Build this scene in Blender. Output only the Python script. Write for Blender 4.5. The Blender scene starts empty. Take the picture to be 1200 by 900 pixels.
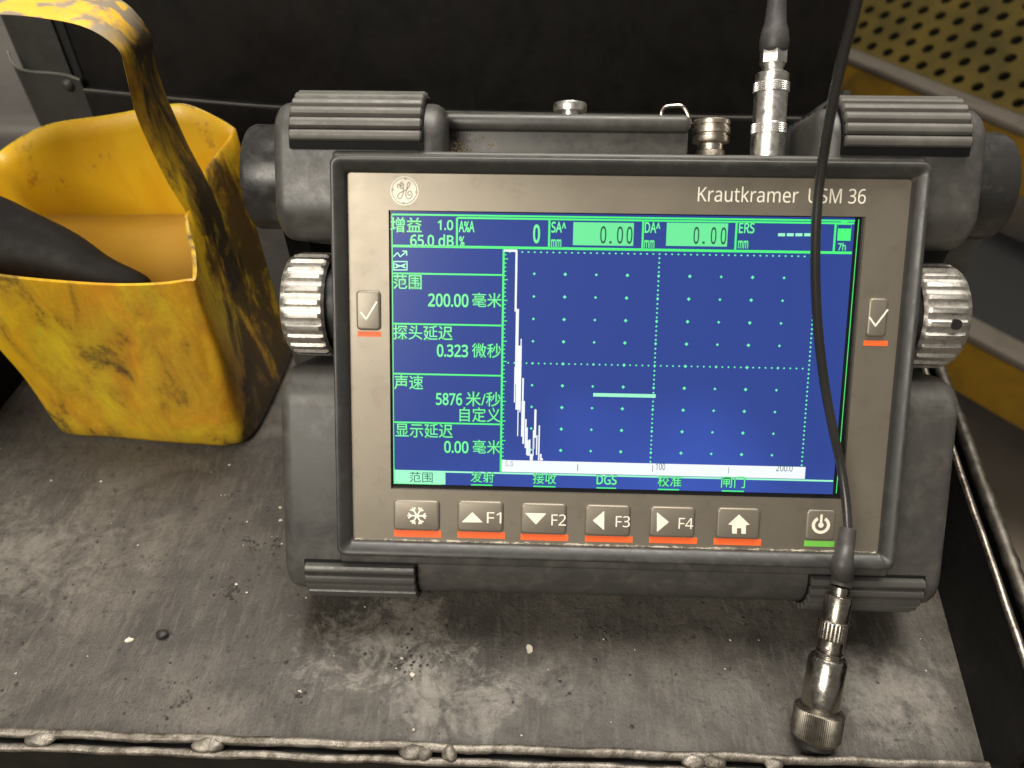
import bpy, bmesh, math, random
from math import sin, cos, pi, radians, sqrt, atan2
from mathutils import Vector, Matrix
random.seed(7)
S = 0.001                                   # everything below is written in millimetres
scene = bpy.context.scene
COL = scene.collection

# ------------------------------------------------------------------ camera
CAM = Vector((-28.9, -204.1, 267.4))
LEAN = radians(32.0)                        # the instrument leans back on its carrying handle
DEV_H = 100.0
D2W = Matrix(((1, 0, 0), (0, sin(LEAN), -cos(LEAN)), (0, cos(LEAN), sin(LEAN))))
RD = Matrix(((0.99936687, 0.01576298, -0.03189637), (0.02041638, -0.98828045, 0.15127764), (-0.02913797, -0.15183307, -0.98797657)))
C2W = D2W @ RD.transposed()                 # camera axes: right, down, forward
FPX = 901.0
cam_d = bpy.data.cameras.new('camera')
cam = bpy.data.objects.new('camera', cam_d); COL.objects.link(cam)
R3 = Matrix(((C2W[0][0], -C2W[0][1], -C2W[0][2]), (C2W[1][0], -C2W[1][1], -C2W[1][2]), (C2W[2][0], -C2W[2][1], -C2W[2][2])))
cam.matrix_world = Matrix.Translation(CAM * S) @ R3.to_4x4()
cam_d.sensor_fit = 'HORIZONTAL'; cam_d.sensor_width = 36; cam_d.lens = FPX / 1200 * 36
cam_d.clip_start = 0.01; cam_d.clip_end = 60
cam_d.dof.use_dof = True; cam_d.dof.focus_distance = 0.275; cam_d.dof.aperture_fstop = 12
scene.camera = cam

# ------------------------------------------------------------------ world and lamps
w = bpy.data.worlds.new('World'); scene.world = w; w.use_nodes = True
bg = w.node_tree.nodes['Background']; bg.inputs[0].default_value = (1.0, 0.93, 0.83, 1); bg.inputs[1].default_value = 0.17

def area(name, loc, target, size, power, color, size_y=None):
    d = bpy.data.lights.new(name, 'AREA'); d.energy = power; d.color = color; d.size = size
    if size_y: d.shape = 'RECTANGLE'; d.size_y = size_y
    o = bpy.data.objects.new(name, d); COL.objects.link(o)
    o.location = loc; o.rotation_euler = (Vector(target) - Vector(loc)).to_track_quat('-Z', 'Y').to_euler()
    return o
area('ceiling_lamp', (0.05, 0.42, 1.8), (-0.05, 0, 0), 1.3, 56, (1.0, 0.94, 0.85), 0.9)
area('window_light', (-0.78, -1.22, 1.08), (-0.1, 0, 0.05), 0.85, 31, (1.0, 0.925, 0.81), 0.85)
area('aisle_lamp', (0.9, 1.1, 1.9), (0.6, 0.8, 0), 0.7, 2, (1.0, 0.9, 0.75), 0.3)
scene.view_settings.view_transform = 'Standard'; scene.view_settings.look = 'None'
scene.view_settings.exposure = 0; scene.view_settings.gamma = 1

# ------------------------------------------------------------------ measuring helpers (photo pixel -> point on a given plane)
CDEV = D2W.transposed() @ (CAM - Vector((0, 0, DEV_H)))
def ray(u, v): return C2W @ Vector(((u - 600) / FPX, (v - 450) / FPX, 1))
def face(u, v, z=0.0):                      # on the instrument's front plane, z in front of it
    d = D2W.transposed() @ ray(u, v); s = (z - CDEV.z) / d.z
    return CDEV + d * s
def on_z(u, v, z=0.0):
    d = ray(u, v); return CAM + d * ((z - CAM.z) / d.z)
def on_y(u, v, y):
    d = ray(u, v); return CAM + d * ((y - CAM.y) / d.y)
def dev2w(p): return D2W @ Vector(p) + Vector((0, 0, DEV_H))
def w2dev(p): return D2W.transposed() @ (Vector(p) - Vector((0, 0, DEV_H)))

# ------------------------------------------------------------------ materials
def mat(name, color, rough=0.5, metal=0.0, **k):
    m = bpy.data.materials.new(name); m.use_nodes = True
    nt = m.node_tree; b = nt.nodes['Principled BSDF']
    b.inputs['Base Color'].default_value = (*color, 1); b.inputs['Roughness'].default_value = rough; b.inputs['Metallic'].default_value = metal
    if 'spec' in k: b.inputs['Specular IOR Level'].default_value = k['spec']
    if 'coat' in k: b.inputs['Coat Weight'].default_value = k['coat']; b.inputs['Coat Roughness'].default_value = k.get('coat_rough', 0.1)
    tc = nt.nodes.new('ShaderNodeTexCoord')
    def noise(scale, detail=5, rough_=0.6, stretch=(1, 1, 1), dist=0.0, rot=(0, 0, 0)):
        mp = nt.nodes.new('ShaderNodeMapping'); mp.inputs['Scale'].default_value = [s * 1000 for s in stretch]; mp.inputs['Rotation'].default_value = rot
        nt.links.new(tc.outputs['Object'], mp.inputs['Vector'])
        n = nt.nodes.new('ShaderNodeTexNoise'); n.inputs['Scale'].default_value = scale; n.inputs['Detail'].default_value = detail
        n.inputs['Roughness'].default_value = rough_; n.inputs['Distortion'].default_value = dist
        nt.links.new(mp.outputs[0], n.inputs['Vector']); return n.outputs['Fac']
    def ramp(sock, p0, p1, c0=(0, 0, 0), c1=(1, 1, 1)):
        r = nt.nodes.new('ShaderNodeValToRGB'); e = r.color_ramp.elements
        e[0].position = p0; e[1].position = p1; e[0].color = (*c0, 1); e[1].color = (*c1, 1)
        nt.links.new(sock, r.inputs[0]); return r.outputs[0]
    def mix(f, a, c):
        x = nt.nodes.new('ShaderNodeMix'); x.data_type = 'RGBA'
        for s_, v_ in ((x.inputs[0], f), (x.inputs[6], a), (x.inputs[7], c)):
            if hasattr(v_, 'is_linked'): nt.links.new(v_, s_)
            else: s_.default_value = v_ if not isinstance(v_, tuple) else (*v_, 1)
        return x.outputs[2]
    def math_(op, a, c, clamp=False):
        x = nt.nodes.new('ShaderNodeMath'); x.operation = op; x.use_clamp = clamp
        for s_, v_ in ((x.inputs[0], a), (x.inputs[1], c)):
            if hasattr(v_, 'is_linked'): nt.links.new(v_, s_)
            else: s_.default_value = v_
        return x.outputs[0]
    def xyz():
        s_ = nt.nodes.new('ShaderNodeSeparateXYZ'); nt.links.new(tc.outputs['Object'], s_.inputs[0]); return s_.outputs
    def bump(sock, strength=0.3, dist=0.3, prev=None):
        x = nt.nodes.new('ShaderNodeBump'); x.inputs['Strength'].default_value = strength; x.inputs['Distance'].default_value = dist * S
        nt.links.new(sock, x.inputs['Height'])
        if prev: nt.links.new(prev, x.inputs['Normal'])
        nt.links.new(x.outputs[0], b.inputs['Normal']); return x.outputs[0]
    def setc(sock): nt.links.new(sock, b.inputs['Base Color'])
    def setr(sock): nt.links.new(sock, b.inputs['Roughness'])
    m['h'] = 1
    return m, dict(nt=nt, b=b, noise=noise, ramp=ramp, mix=mix, math=math_, xyz=xyz, bump=bump, setc=setc, setr=setr)

def worn(name, color, dirt, rough=0.5, metal=0.0, dscale=0.05, lo=0.5, hi=0.75, fine=1.2, bstr=0.15, bdist=0.15, rv=0.12, **k):
    m, h = mat(name, color, rough, metal, **k)
    n = h['noise'](dscale, 7, 0.65, dist=0.5); f = h['ramp'](n, lo, hi)
    h['setc'](h['mix'](f, color, dirt))
    n2 = h['noise'](dscale * 2.3, 6, 0.7)
    h['setr'](h['ramp'](n2, 0.3, 0.7, (max(rough - rv, .02),) * 3, (min(rough + rv, 1),) * 3))
    if bstr: h['bump'](h['noise'](fine, 3, 0.6), bstr, bdist)
    return m
def emit(name, color, strength, base=(0.01, 0.01, 0.01)):
    m, h = mat(name, base, 0.28); h['b'].inputs['Emission Color'].default_value = (*color, 1); h['b'].inputs['Emission Strength'].default_value = strength
    return m

M = {}
def dusty(name, c0, c1, dust, rough, amt):
    m, h = mat(name, c0, rough)
    a_ = h['noise'](0.03, 7, 0.65, dist=0.5); b_ = h['noise'](0.11, 8, 0.75, dist=0.3); sp = h['noise'](0.9, 4, 0.6)
    c = h['mix'](h['ramp'](a_, 0.42, 0.72), c0, c1)
    c = h['mix'](h['math']('MULTIPLY', h['ramp'](b_, 0.52, 0.72), amt), c, dust)
    c = h['mix'](h['math']('MULTIPLY', h['ramp'](sp, 0.66, 0.74), amt * .9), c, dust)
    ge = h['nt'].nodes.new('ShaderNodeNewGeometry')      # rubbed lighter where edges stand proud
    c = h['mix'](h['math']('MULTIPLY', h['math']('MULTIPLY', h['ramp'](ge.outputs['Pointiness'], 0.51, 0.57), h['ramp'](b_, 0.40, 0.62)), 0.6), c, dust)
    h['setc'](c); h['setr'](h['ramp'](b_, 0.35, 0.7, (rough - .1,) * 3, (rough + .14,) * 3)); h['bump'](h['noise'](1.6, 3, 0.6), 0.12, 0.14)
    return m
M['housing'] = dusty('housing_plastic', (0.042, 0.041, 0.038), (0.054, 0.052, 0.047), (0.115, 0.107, 0.092), 0.44, 0.22)
M['bezel'] = dusty('bezel_rubber', (0.028, 0.028, 0.0265), (0.038, 0.037, 0.034), (0.10, 0.093, 0.08), 0.4, 0.22)
M['pad'] = worn('pad_rubber', (0.085, 0.08, 0.071), (0.125, 0.117, 0.102), 0.48, dscale=0.09, lo=0.45, hi=0.8, fine=1.3, bstr=0.2, bdist=0.15)
M['foot'] = worn('foot_rubber', (0.06, 0.058, 0.053), (0.085, 0.08, 0.07), 0.36, dscale=0.12, lo=0.55, hi=0.8, fine=1.3, bstr=0.15, bdist=0.12)
M['pad_shade'] = mat('pad_gap_shade', (0.004, 0.004, 0.004), 0.7, spec=0.2)[0]  # near-black pad base: shade of the recess under the pads painted on
M['hub'] = worn('hub_rubber', (0.022, 0.0215, 0.0205), (0.07, 0.067, 0.062), 0.3, dscale=0.10, lo=0.52, hi=0.8, fine=0.6, bstr=0.12, bdist=0.2)
M['dark'] = worn('black_rubber', (0.018, 0.017, 0.016), (0.03, 0.028, 0.025), 0.5, dscale=0.1)
M['cable'] = worn('cable_sheath', (0.022, 0.021, 0.02), (0.035, 0.033, 0.03), 0.27, dscale=0.02, bstr=0.0, rv=0.04)
M['boot'] = worn('boot_rubber', (0.04, 0.038, 0.036), (0.07, 0.065, 0.06), 0.5, dscale=0.15, fine=1.5, bstr=0.1)
# front plate: satin metallic paint
m, h = mat('front_plate_paint', (0.25, 0.222, 0.175), 0.4, 0.6)
n = h['noise'](0.02, 4, 0.5); pc = h['mix'](h['ramp'](n, 0.35, 0.7), (0.222, 0.197, 0.155), (0.256, 0.227, 0.18)); sm = h['noise'](0.10, 8, 0.7, dist=0.4); spk = h['noise'](0.7, 3, 0.6)
pc = h['mix'](h['math']('MULTIPLY', h['ramp'](sm, 0.54, 0.72), 0.35), pc, (0.12, 0.103, 0.078)); pc = h['mix'](h['math']('MULTIPLY', h['ramp'](spk, 0.70, 0.76), 0.6), pc, (0.07, 0.06, 0.045)); h['setc'](pc)
h['setr'](h['ramp'](h['noise'](0.06, 6, 0.7), 0.3, 0.75, (0.36,) * 3, (0.46,) * 3)); h['bump'](h['noise'](2.5, 2, 0.5), 0.04, 0.05)
M['plate'] = m
m, h = mat('button_rubber', (0.215, 0.191, 0.152), 0.42, 0.5)
h['bump'](h['noise'](2.0, 2, 0.5), 0.05, 0.05); M['button'] = m
M['cream'] = mat('cream_print', (0.82, 0.78, 0.66), 0.5)[0]
M['logo_line'] = mat('emblem_line_print', (0.36, 0.31, 0.24), 0.5)[0]
M['orange'] = mat('orange_print', (0.85, 0.13, 0.025), 0.5)[0]
M['green_bar'] = mat('green_print', (0.16, 0.50, 0.07), 0.5)[0]
M['scr_black'] = mat('screen_border', (0.006, 0.006, 0.008), 0.2)[0]
m, h = mat('screen_backlight', (0.008, 0.010, 0.02), 0.24, spec=0.2)     # blue backlight with a top-dark brightness gradient painted into the emission
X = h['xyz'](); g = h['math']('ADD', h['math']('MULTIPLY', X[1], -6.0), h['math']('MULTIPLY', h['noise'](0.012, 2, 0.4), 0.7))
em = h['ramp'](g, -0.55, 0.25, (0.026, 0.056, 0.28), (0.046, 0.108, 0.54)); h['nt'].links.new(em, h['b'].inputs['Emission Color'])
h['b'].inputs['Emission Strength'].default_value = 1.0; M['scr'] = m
M['e_green'] = emit('screen_green', (0.07, 1.0, 0.20), 1.0)
M['e_pale'] = emit('screen_pale_green', (0.17, 0.95, 0.37), 0.9)
M['e_cyan'] = emit('screen_cyan', (0.36, 1.0, 0.62), 1.0)
M['e_dot'] = emit('screen_dot_green', (0.16, 1.0, 0.45), 1.0)
M['e_word'] = emit('screen_word_green', (0.17, 1.0, 0.36), 1.0)
M['e_white'] = emit('screen_white', (0.92, 0.97, 1.0), 1.0)
M['e_ink'] = emit('screen_dark_ink', (0.01, 0.16, 0.10), 0.6)
M['e_shade'] = emit('screen_deep_green', (0.012, 0.25, 0.09), 0.75)
# metals
def metal(name, col, rough, dirt, lo=0.5, hi=0.75, ds=0.2, fine=1.0, bstr=0.1, bd=0.1):
    return worn(name, col, dirt, rough, 1.0, dscale=ds, lo=lo, hi=hi, fine=fine, bstr=bstr, bdist=bd)
M['alu'] = metal('cast_aluminium', (0.52, 0.5, 0.46), 0.48, (0.33, 0.31, 0.275), 0.48, 0.72, 0.5, 1.4, 0.3, 0.16)
M['nickel'] = metal('nickel', (0.8, 0.785, 0.75), 0.33, (0.6, 0.57, 0.52), 0.55, 0.85, 0.2, 1.5, 0.05, 0.05)
M['steel_dark'] = metal('dull_steel', (0.34, 0.315, 0.275), 0.27, (0.25, 0.225, 0.19), 0.5, 0.8, 0.25, 1.5, 0.1, 0.08)
M['steel_old'] = worn('worn_steel', (0.27, 0.245, 0.21), (0.11, 0.097, 0.079), 0.52, 0.75, dscale=0.14, lo=0.42, hi=0.62, fine=0.9, bstr=0.6, bdist=0.5)
M['rod_grey'] = metal('grey_rod_steel', (0.15, 0.137, 0.118), 0.5, (0.07, 0.063, 0.053), 0.42, 0.7, 0.16, 0.9, 0.3, 0.3)
M['probe'] = metal('probe_steel', (0.46, 0.435, 0.39), 0.24, (0.27, 0.25, 0.215), 0.5, 0.85, 0.2, 1.5, 0.04, 0.04)
M['collar'] = metal('collar_steel', (0.22, 0.2, 0.17), 0.42, (0.2, 0.18, 0.15), 0.45, 0.8, 0.2, 1.5, 0.1, 0.08)
M['socket'] = metal('socket_steel', (0.5, 0.45, 0.38), 0.38, (0.22, 0.19, 0.15), 0.45, 0.7, 0.3, 1.0, 0.2, 0.15)

# tray sheet: dark, scuffed, streaky along its depth
m, h = mat('tray_steel', (0.1216, 0.1067, 0.0875), 0.55)
big = h['noise'](0.011, 5, 0.6, dist=0.6); mid = h['noise'](0.06, 8, 0.7, dist=0.8); streak = h['noise'](0.35, 5, 0.75, stretch=(1, 0.16, 1)); fine = h['noise'](0.8, 4, 0.7)
c = h['mix'](h['ramp'](big, 0.38, 0.62), (0.0503, 0.0442, 0.0365), (0.1014, 0.0909, 0.0762))
c = h['mix'](h['math']('MULTIPLY', h['ramp'](h['noise'](0.024, 7, 0.62, dist=0.7), 0.5, 0.64), 0.7), c, (0.0293, 0.0253, 0.0213))
c = h['mix'](h['math']('MULTIPLY', h['ramp'](mid, 0.47, 0.64), 0.6), c, (0.0293, 0.0253, 0.0213))
c = h['mix'](h['math']('MULTIPLY', h['ramp'](streak, 0.50, 0.68), 0.42), c, (0.1338, 0.1193, 0.0998))
c = h['mix'](h['math']('MULTIPLY', h['ramp'](h['noise'](0.22, 6, 0.7), 0.58, 0.66), 0.8), c, (0.0178, 0.0158, 0.0137))
c = h['mix'](h['math']('MULTIPLY', h['ramp'](fine, 0.49, 0.66), 0.42), c, (0.0283, 0.0253, 0.0213))
# two pale scrubbed smudges at fixed places on the sheet
X = h['xyz'](); chalk = h['noise'](0.22, 6, 0.75, dist=0.5)
for (sx, sy, r, amt) in ((-84, -46, 27, 0.85), (-62, -68, 24, 0.6), (-28, -58, 16, 0.3), (-255, -20, 46, 0.4), (100, -60, 26, 0.45)):
    dx = h['math']('MULTIPLY', h['math']('SUBTRACT', X[0], sx * S), 1 / (r * S)); dy = h['math']('MULTIPLY', h['math']('SUBTRACT', X[1], (sy - 60) * S), 1.5 / (r * S))
    d = h['math']('SQRT', h['math']('ADD', h['math']('MULTIPLY', dx, dx), h['math']('MULTIPLY', dy, dy)), 0.5)
    d = h['math']('ADD', d, h['math']('MULTIPLY', h['math']('SUBTRACT', mid, 0.5), 4.0)); d = h['math']('ADD', d, h['math']('MULTIPLY', h['math']('SUBTRACT', chalk, 0.5), 3.0))
    f_ = h['math']('MULTIPLY', h['math']('SUBTRACT', 1.0, d, True), amt, True)
    c = h['mix'](f_, c, (0.2190, 0.2023, 0.1753))
h['setc'](c)
h['setr'](h['ramp'](mid, 0.3, 0.7, (0.42,) * 3, (0.66,) * 3))
p = h['bump'](mid, 0.6, 1.2); p = h['bump'](streak, 0.5, 0.5, p); h['bump'](fine, 0.6, 0.45, p)
M['tray'] = m
M['black_wall'] = worn('black_painted_steel', (0.005, 0.0047, 0.0043), (0.011, 0.01, 0.009), 0.55, spec=0.2, dscale=0.04, lo=0.5, hi=0.8, fine=0.35, bstr=0.35, bdist=0.4)
M['panel'] = worn('sooty_panel', (0.0075, 0.0065, 0.0054), (0.0025, 0.0022, 0.002), 0.6, spec=0.25, dscale=0.03, lo=0.45, hi=0.7, fine=0.15, bstr=0.3, bdist=0.6)
M['corner'] = worn('grey_painted_sheet', (0.03, 0.03, 0.0265), (0.018, 0.0175, 0.0155), 0.5, dscale=0.02, lo=0.4, hi=0.75, fine=0.15, bstr=0.2, bdist=0.6)
M['seam'] = mat('seam_black', (0.002, 0.002, 0.002), 0.8)[0]
M['edge'] = worn('pale_hem_edge', (0.13, 0.125, 0.11), (0.06, 0.055, 0.05), 0.4, 0.3, dscale=0.08)  # hem line coloured paler than the sheets
M['greybox'] = worn('grey_enamel', (0.075, 0.069, 0.062), (0.05, 0.046, 0.04), 0.5, dscale=0.02)

# yellow plastic with grease
def yellow(name, amount, inner=False):
    base = (0.70, 0.42, 0.014)
    m, h = mat(name, base, 0.36)
    n1 = h['noise'](0.028, 7, 0.65, dist=0.9, stretch=(1, 1, 0.6)); n2 = h['noise'](0.055, 8, 0.66, stretch=(1, 1, 0.5), dist=0.45, rot=(0.3, 0.6, 0)); n3 = h['noise'](0.5, 4, 0.7)
    c = h['mix'](h['ramp'](n1, 0.38, 0.66), (0.60, 0.46, 0.018) if not inner else (0.66, 0.41, 0.012), (0.60, 0.29, 0.012) if not inner else (0.60, 0.32, 0.008))
    X = h['xyz']()
    side = h['math']('MULTIPLY', h['math']('SUBTRACT', X[0], 0.030), 1 / 0.014, True); side = h['math']('MULTIPLY', side, h['math']('MULTIPLY', h['math']('ADD', X[1], 0.044), 1 / 0.022, True))
    side = h['math']('MULTIPLY', side, h['math']('SUBTRACT', 1.35, h['math']('MULTIPLY', X[2], 6.5), False))      # the flank towards the instrument carries most grease
    low = h['math']('SUBTRACT', 1.0, h['math']('MULTIPLY', X[2], 1 / 0.012), True)
    d = h['math']('ADD', h['math']('MULTIPLY', n2, 1.25), h['math']('MULTIPLY', n3, 0.25))
    if not inner:
        d = h['math']('ADD', d, h['math']('MULTIPLY', side, 0.19 + 0.1 * amount)); d = h['math']('ADD', d, h['math']('MULTIPLY', low, 0.12))
    lo = 0.71 if not inner else 0.99
    f1 = h['math']('MULTIPLY', h['ramp'](d, lo - 0.1, lo + 0.3), 0.75); c = h['mix'](f1, c, (0.19, 0.09, 0.01))
    f2 = h['math']('MULTIPLY', h['ramp'](d, lo + 0.12, lo + 0.42), 0.85); c = h['mix'](f2, c, (0.028, 0.019, 0.010))
    h['setc'](c); h['setr'](h['ramp'](n2, 0.35, 0.7, (0.28,) * 3, (0.5,) * 3))
    p = h['bump'](n2, 0.3, 0.8); h['bump'](n3, 0.2, 0.25, p)
    h['b'].inputs['Subsurface Weight'].default_value = 0.25; h['b'].inputs['Subsurface Radius'].default_value = (1, 0.5, 0.05); h['b'].inputs['Subsurface Scale'].default_value = 0.006
    return m
M['yellow'] = yellow('greasy_yellow_plastic', 0.35); M['yellow_in'] = yellow('yellow_plastic_inside', 0.0, True)
m, h = mat('greasy_yellow_strap', (0.65, 0.34, 0.012), 0.38)
n2 = h['noise'](0.09, 8, 0.72, stretch=(1, 1, 0.35), dist=0.8); n3 = h['noise'](0.035, 5, 0.6, dist=0.8)
X = h['xyz'](); up = h['math']('MULTIPLY', h['math']('SUBTRACT', X[2], 0.178), 1 / 0.008, True)
c = h['mix'](h['ramp'](n3, 0.4, 0.62), (0.50, 0.30, 0.013), (0.26, 0.135, 0.014))
half = h['math']('MULTIPLY', h['math']('ADD', X[1], 0.021), 1 / 0.016, True)
c = h['mix'](h['ramp'](h['math']('ADD', n2, h['math']('MULTIPLY', half, 0.24)), 0.50, 0.72), c, (0.03, 0.022, 0.011))
gr = h['math']('MULTIPLY', h['ramp'](h['noise'](0.07, 4, 0.5, dist=0.4), 0.44, 0.5), 0.95); c2 = h['mix'](gr, (0.72, 0.42, 0.05), (0.25, 0.215, 0.165))
h['setc'](h['mix'](up, c, c2)); h['setr'](h['ramp'](n2, 0.35, 0.7, (0.25,) * 3, (0.5,) * 3)); h['bump'](n2, 0.35, 0.8); M['strap'] = m
m, h = mat('murky_liquid', (0.33, 0.175, 0.028), 0.04, spec=0.9)
n = h['noise'](0.02, 3, 0.5, dist=0.3); h['setc'](h['mix'](h['ramp'](n, 0.4, 0.65), (0.44, 0.26, 0.03), (0.34, 0.19, 0.02))); M['liquid'] = m
tr = h['nt'].nodes.new('ShaderNodeBsdfTransparent'); tr.inputs[0].default_value = (0.98, 0.80, 0.34, 1); mx = h['nt'].nodes.new('ShaderNodeMixShader'); mx.inputs[0].default_value = 0.55
h['nt'].links.new(tr.outputs[0], mx.inputs[1]); h['nt'].links.new(h['b'].outputs[0], mx.inputs[2]); h['nt'].links.new(mx.outputs[0], h['nt'].nodes['Material Output'].inputs[0])
# stairs beyond
M['olive'] = worn('olive_plate', (0.066, 0.047, 0.010), (0.034, 0.027, 0.008), 0.8, dscale=0.012, lo=0.4, hi=0.7, bstr=0.0, spec=0.08)
M['nosing'] = worn('grey_nosing_steel', (0.088, 0.076, 0.062), (0.055, 0.048, 0.039), 0.7, dscale=0.02, bstr=0.0, spec=0.15)
M['ystripe'] = worn('yellow_stair_paint', (0.2, 0.11, 0.008), (0.08, 0.05, 0.01), 0.7, dscale=0.015, lo=0.4, hi=0.7, bstr=0.0, spec=0.15)
M['floor'] = worn('oily_concrete', (0.16, 0.13, 0.095), (0.09, 0.075, 0.058), 0.7, dscale=0.006, lo=0.4, hi=0.7, bstr=0.2, fine=0.1, bdist=2)

# ------------------------------------------------------------------ mesh builder
class MB:
    def __init__(s): s.v = []; s.f = []; s.mi = []
    def add(s, vs, fs, mi=0):
        o = len(s.v); s.v += [tuple(p) for p in vs]; s.f += [tuple(i + o for i in f) for f in fs]; s.mi += [mi] * len(fs); return s
    def bm(s, bm_, mtx=None, mi=0):
        bm_.verts.ensure_lookup_table()
        vs = [(mtx @ v.co if mtx else v.co.copy()) for v in bm_.verts]
        for i, v in enumerate(bm_.verts): v.index = i
        s.add(vs, [[v.index for v in f.verts] for f in bm_.faces], mi); bm_.free(); return s
    def rbox(s, x0, x1, y0, y1, z0, z1, r=1.0, seg=3, mtx=None, mi=0):
        b = bmesh.new(); bmesh.ops.create_cube(b, size=1)
        for v in b.verts: v.co = Vector(((x0 + x1) / 2 + v.co.x * (x1 - x0), (y0 + y1) / 2 + v.co.y * (y1 - y0), (z0 + z1) / 2 + v.co.z * (z1 - z0)))
        if r > 0: bmesh.ops.bevel(b, geom=b.edges[:], offset=r, segments=seg, profile=0.5, affect='EDGES', clamp_overlap=True)
        return s.bm(b, mtx, mi)
    def prism(s, poly, z0, z1, r=0.0, seg=2, mtx=None, mi=0, only_top=False):
        b = bmesh.new(); vs = [b.verts.new((x, y, z0)) for x, y in poly]; f = b.faces.new(vs)
        ex = bmesh.ops.extrude_face_region(b, geom=[f]); tv = [g for g in ex['geom'] if isinstance(g, bmesh.types.BMVert)]
        for v in tv: v.co.z = z1
        bmesh.ops.recalc_face_normals(b, faces=b.faces[:])
        if r > 0:
            es = [e for e in b.edges if all(abs(v.co.z - z1) < 1e-6 for v in e.verts)] if only_top else [e for e in b.edges if abs(e.verts[0].co.z - e.verts[1].co.z) < 1e-6]
            bmesh.ops.bevel(b, geom=es, offset=r, segments=seg, profile=0.5, affect='EDGES')
        return s.bm(b, mtx, mi)
    def lathe(s, prof, n=32, mtx=None, teeth=None, mi=0):
        # prof: (radius, height) along z; teeth: {profile index: depth} alternate radius
        vs = []; fs = []
        for k, (r, z) in enumerate(prof):
            for i in range(n):
                a = 2 * pi * i / n; rr = r
                if teeth and k in teeth: rr = r - teeth[k] * (1 if (i // teeth.get('w', 1)) % 2 else 0)
                p = Vector((rr * cos(a), rr * sin(a), z)); vs.append(mtx @ p if mtx else p)
        for k in range(len(prof) - 1):
            for i in range(n):
                j = (i + 1) % n; fs.append((k * n + i, k * n + j, (k + 1) * n + j, (k + 1) * n + i))
        fs.append(tuple(range(n))[::-1]); fs.append(tuple((len(prof) - 1) * n + i for i in range(n)))
        return s.add(vs, fs, mi)
    def tube(s, pts, rad, n=12, mi=0, cap=True):
        pts = [Vector(p) for p in pts]; rads = rad if isinstance(rad, (list, tuple)) else [rad] * len(pts)
        vs = []; fs = []; up = None
        for i, p in enumerate(pts):
            t = (pts[min(i + 1, len(pts) - 1)] - pts[max(i - 1, 0)]).normalized()
            if up is None: up = t.orthogonal().normalized()
            up = (up - t * up.dot(t)).normalized(); sd = t.cross(up)
            for k in range(n):
                a = 2 * pi * k / n; vs.append(p + (up * cos(a) + sd * sin(a)) * rads[i])
        for i in range(len(pts) - 1):
            for k in range(n):
                l = (k + 1) % n; fs.append((i * n + k, i * n + l, (i + 1) * n + l, (i + 1) * n + k))
        if cap: fs.append(tuple(range(n))[::-1]); fs.append(tuple((len(pts) - 1) * n + k for k in range(n)))
        return s.add(vs, fs, mi)
    def quad(s, a, b, c, d, mi=0): return s.add([a, b, c, d], [(0, 1, 2, 3)], mi)
    def rect(s, x0, y0, x1, y1, z): return s.quad((x0, y0, z), (x1, y0, z), (x1, y1, z), (x0, y1, z))
    def build(s, name, m, parent=None, off=(0, 0, 0), smooth=40):
        me = bpy.data.meshes.new(name)
        me.from_pydata([((x - off[0]) * S, (y - off[1]) * S, (z - off[2]) * S) for x, y, z in s.v], [], s.f)
        for mm in (m if isinstance(m, (list, tuple)) else [m]): me.materials.append(mm)
        me.polygons.foreach_set('material_index', s.mi)
        me.validate(); me.update()
        if smooth:
            me.polygons.foreach_set('use_smooth', [True] * len(me.polygons)); me.set_sharp_from_angle(angle=radians(smooth))
        o = bpy.data.objects.new(name, me); COL.objects.link(o)
        if parent: o.parent = parent
        return o
def crom(pts, sub=8, closed=False):
    pts = [Vector(p) for p in pts]; n = len(pts); out = []
    for i in range(n if closed else n - 1):
        g = (lambda k: pts[k % n]) if closed else (lambda k: pts[min(max(k, 0), n - 1)])
        p0, p1, p2, p3 = g(i - 1), g(i), g(i + 1), g(i + 2)
        for k in range(sub):
            t = k / sub
            out.append(0.5 * ((2 * p1) + (p2 - p0) * t + (2 * p0 - 5 * p1 + 4 * p2 - p3) * t * t + (3 * p1 - p0 - 3 * p2 + p3) * t ** 3))
    if not closed: out.append(pts[-1])
    return out
def axis_mtx(origin, axis, ref=None):
    z = Vector(axis).normalized(); x = (Vector(ref) if ref else z.orthogonal()); x = (x - z * x.dot(z)).normalized(); y = z.cross(x)
    m = Matrix((x, y, z)).transposed().to_4x4(); m.translation = Vector(origin); return m
def rrect(x0, y0, x1, y1, r, seg=4):
    out = []
    for cx_, cy_, a0 in ((x1 - r, y1 - r, 0), (x0 + r, y1 - r, 90), (x0 + r, y0 + r, 180), (x1 - r, y0 + r, 270)):
        for k in range(seg + 1):
            a = radians(a0 + 90 * k / seg); out.append((cx_ + r * cos(a), cy_ + r * sin(a)))
    return out
def empty(name, loc, label, cat, rot=(0, 0, 0), group=None):
    o = bpy.data.objects.new(name, None); COL.objects.link(o); o.empty_display_size = 0.01
    o.location = [c * S for c in loc]; o.rotation_euler = rot; return tag(o, label, cat, group)
def tag(o, label=None, cat=None, group=None, kind=None):
    if label: o['label'] = label
    if cat: o['category'] = cat
    if group: o['group'] = group
    if kind: o['kind'] = kind
    return o
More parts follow.
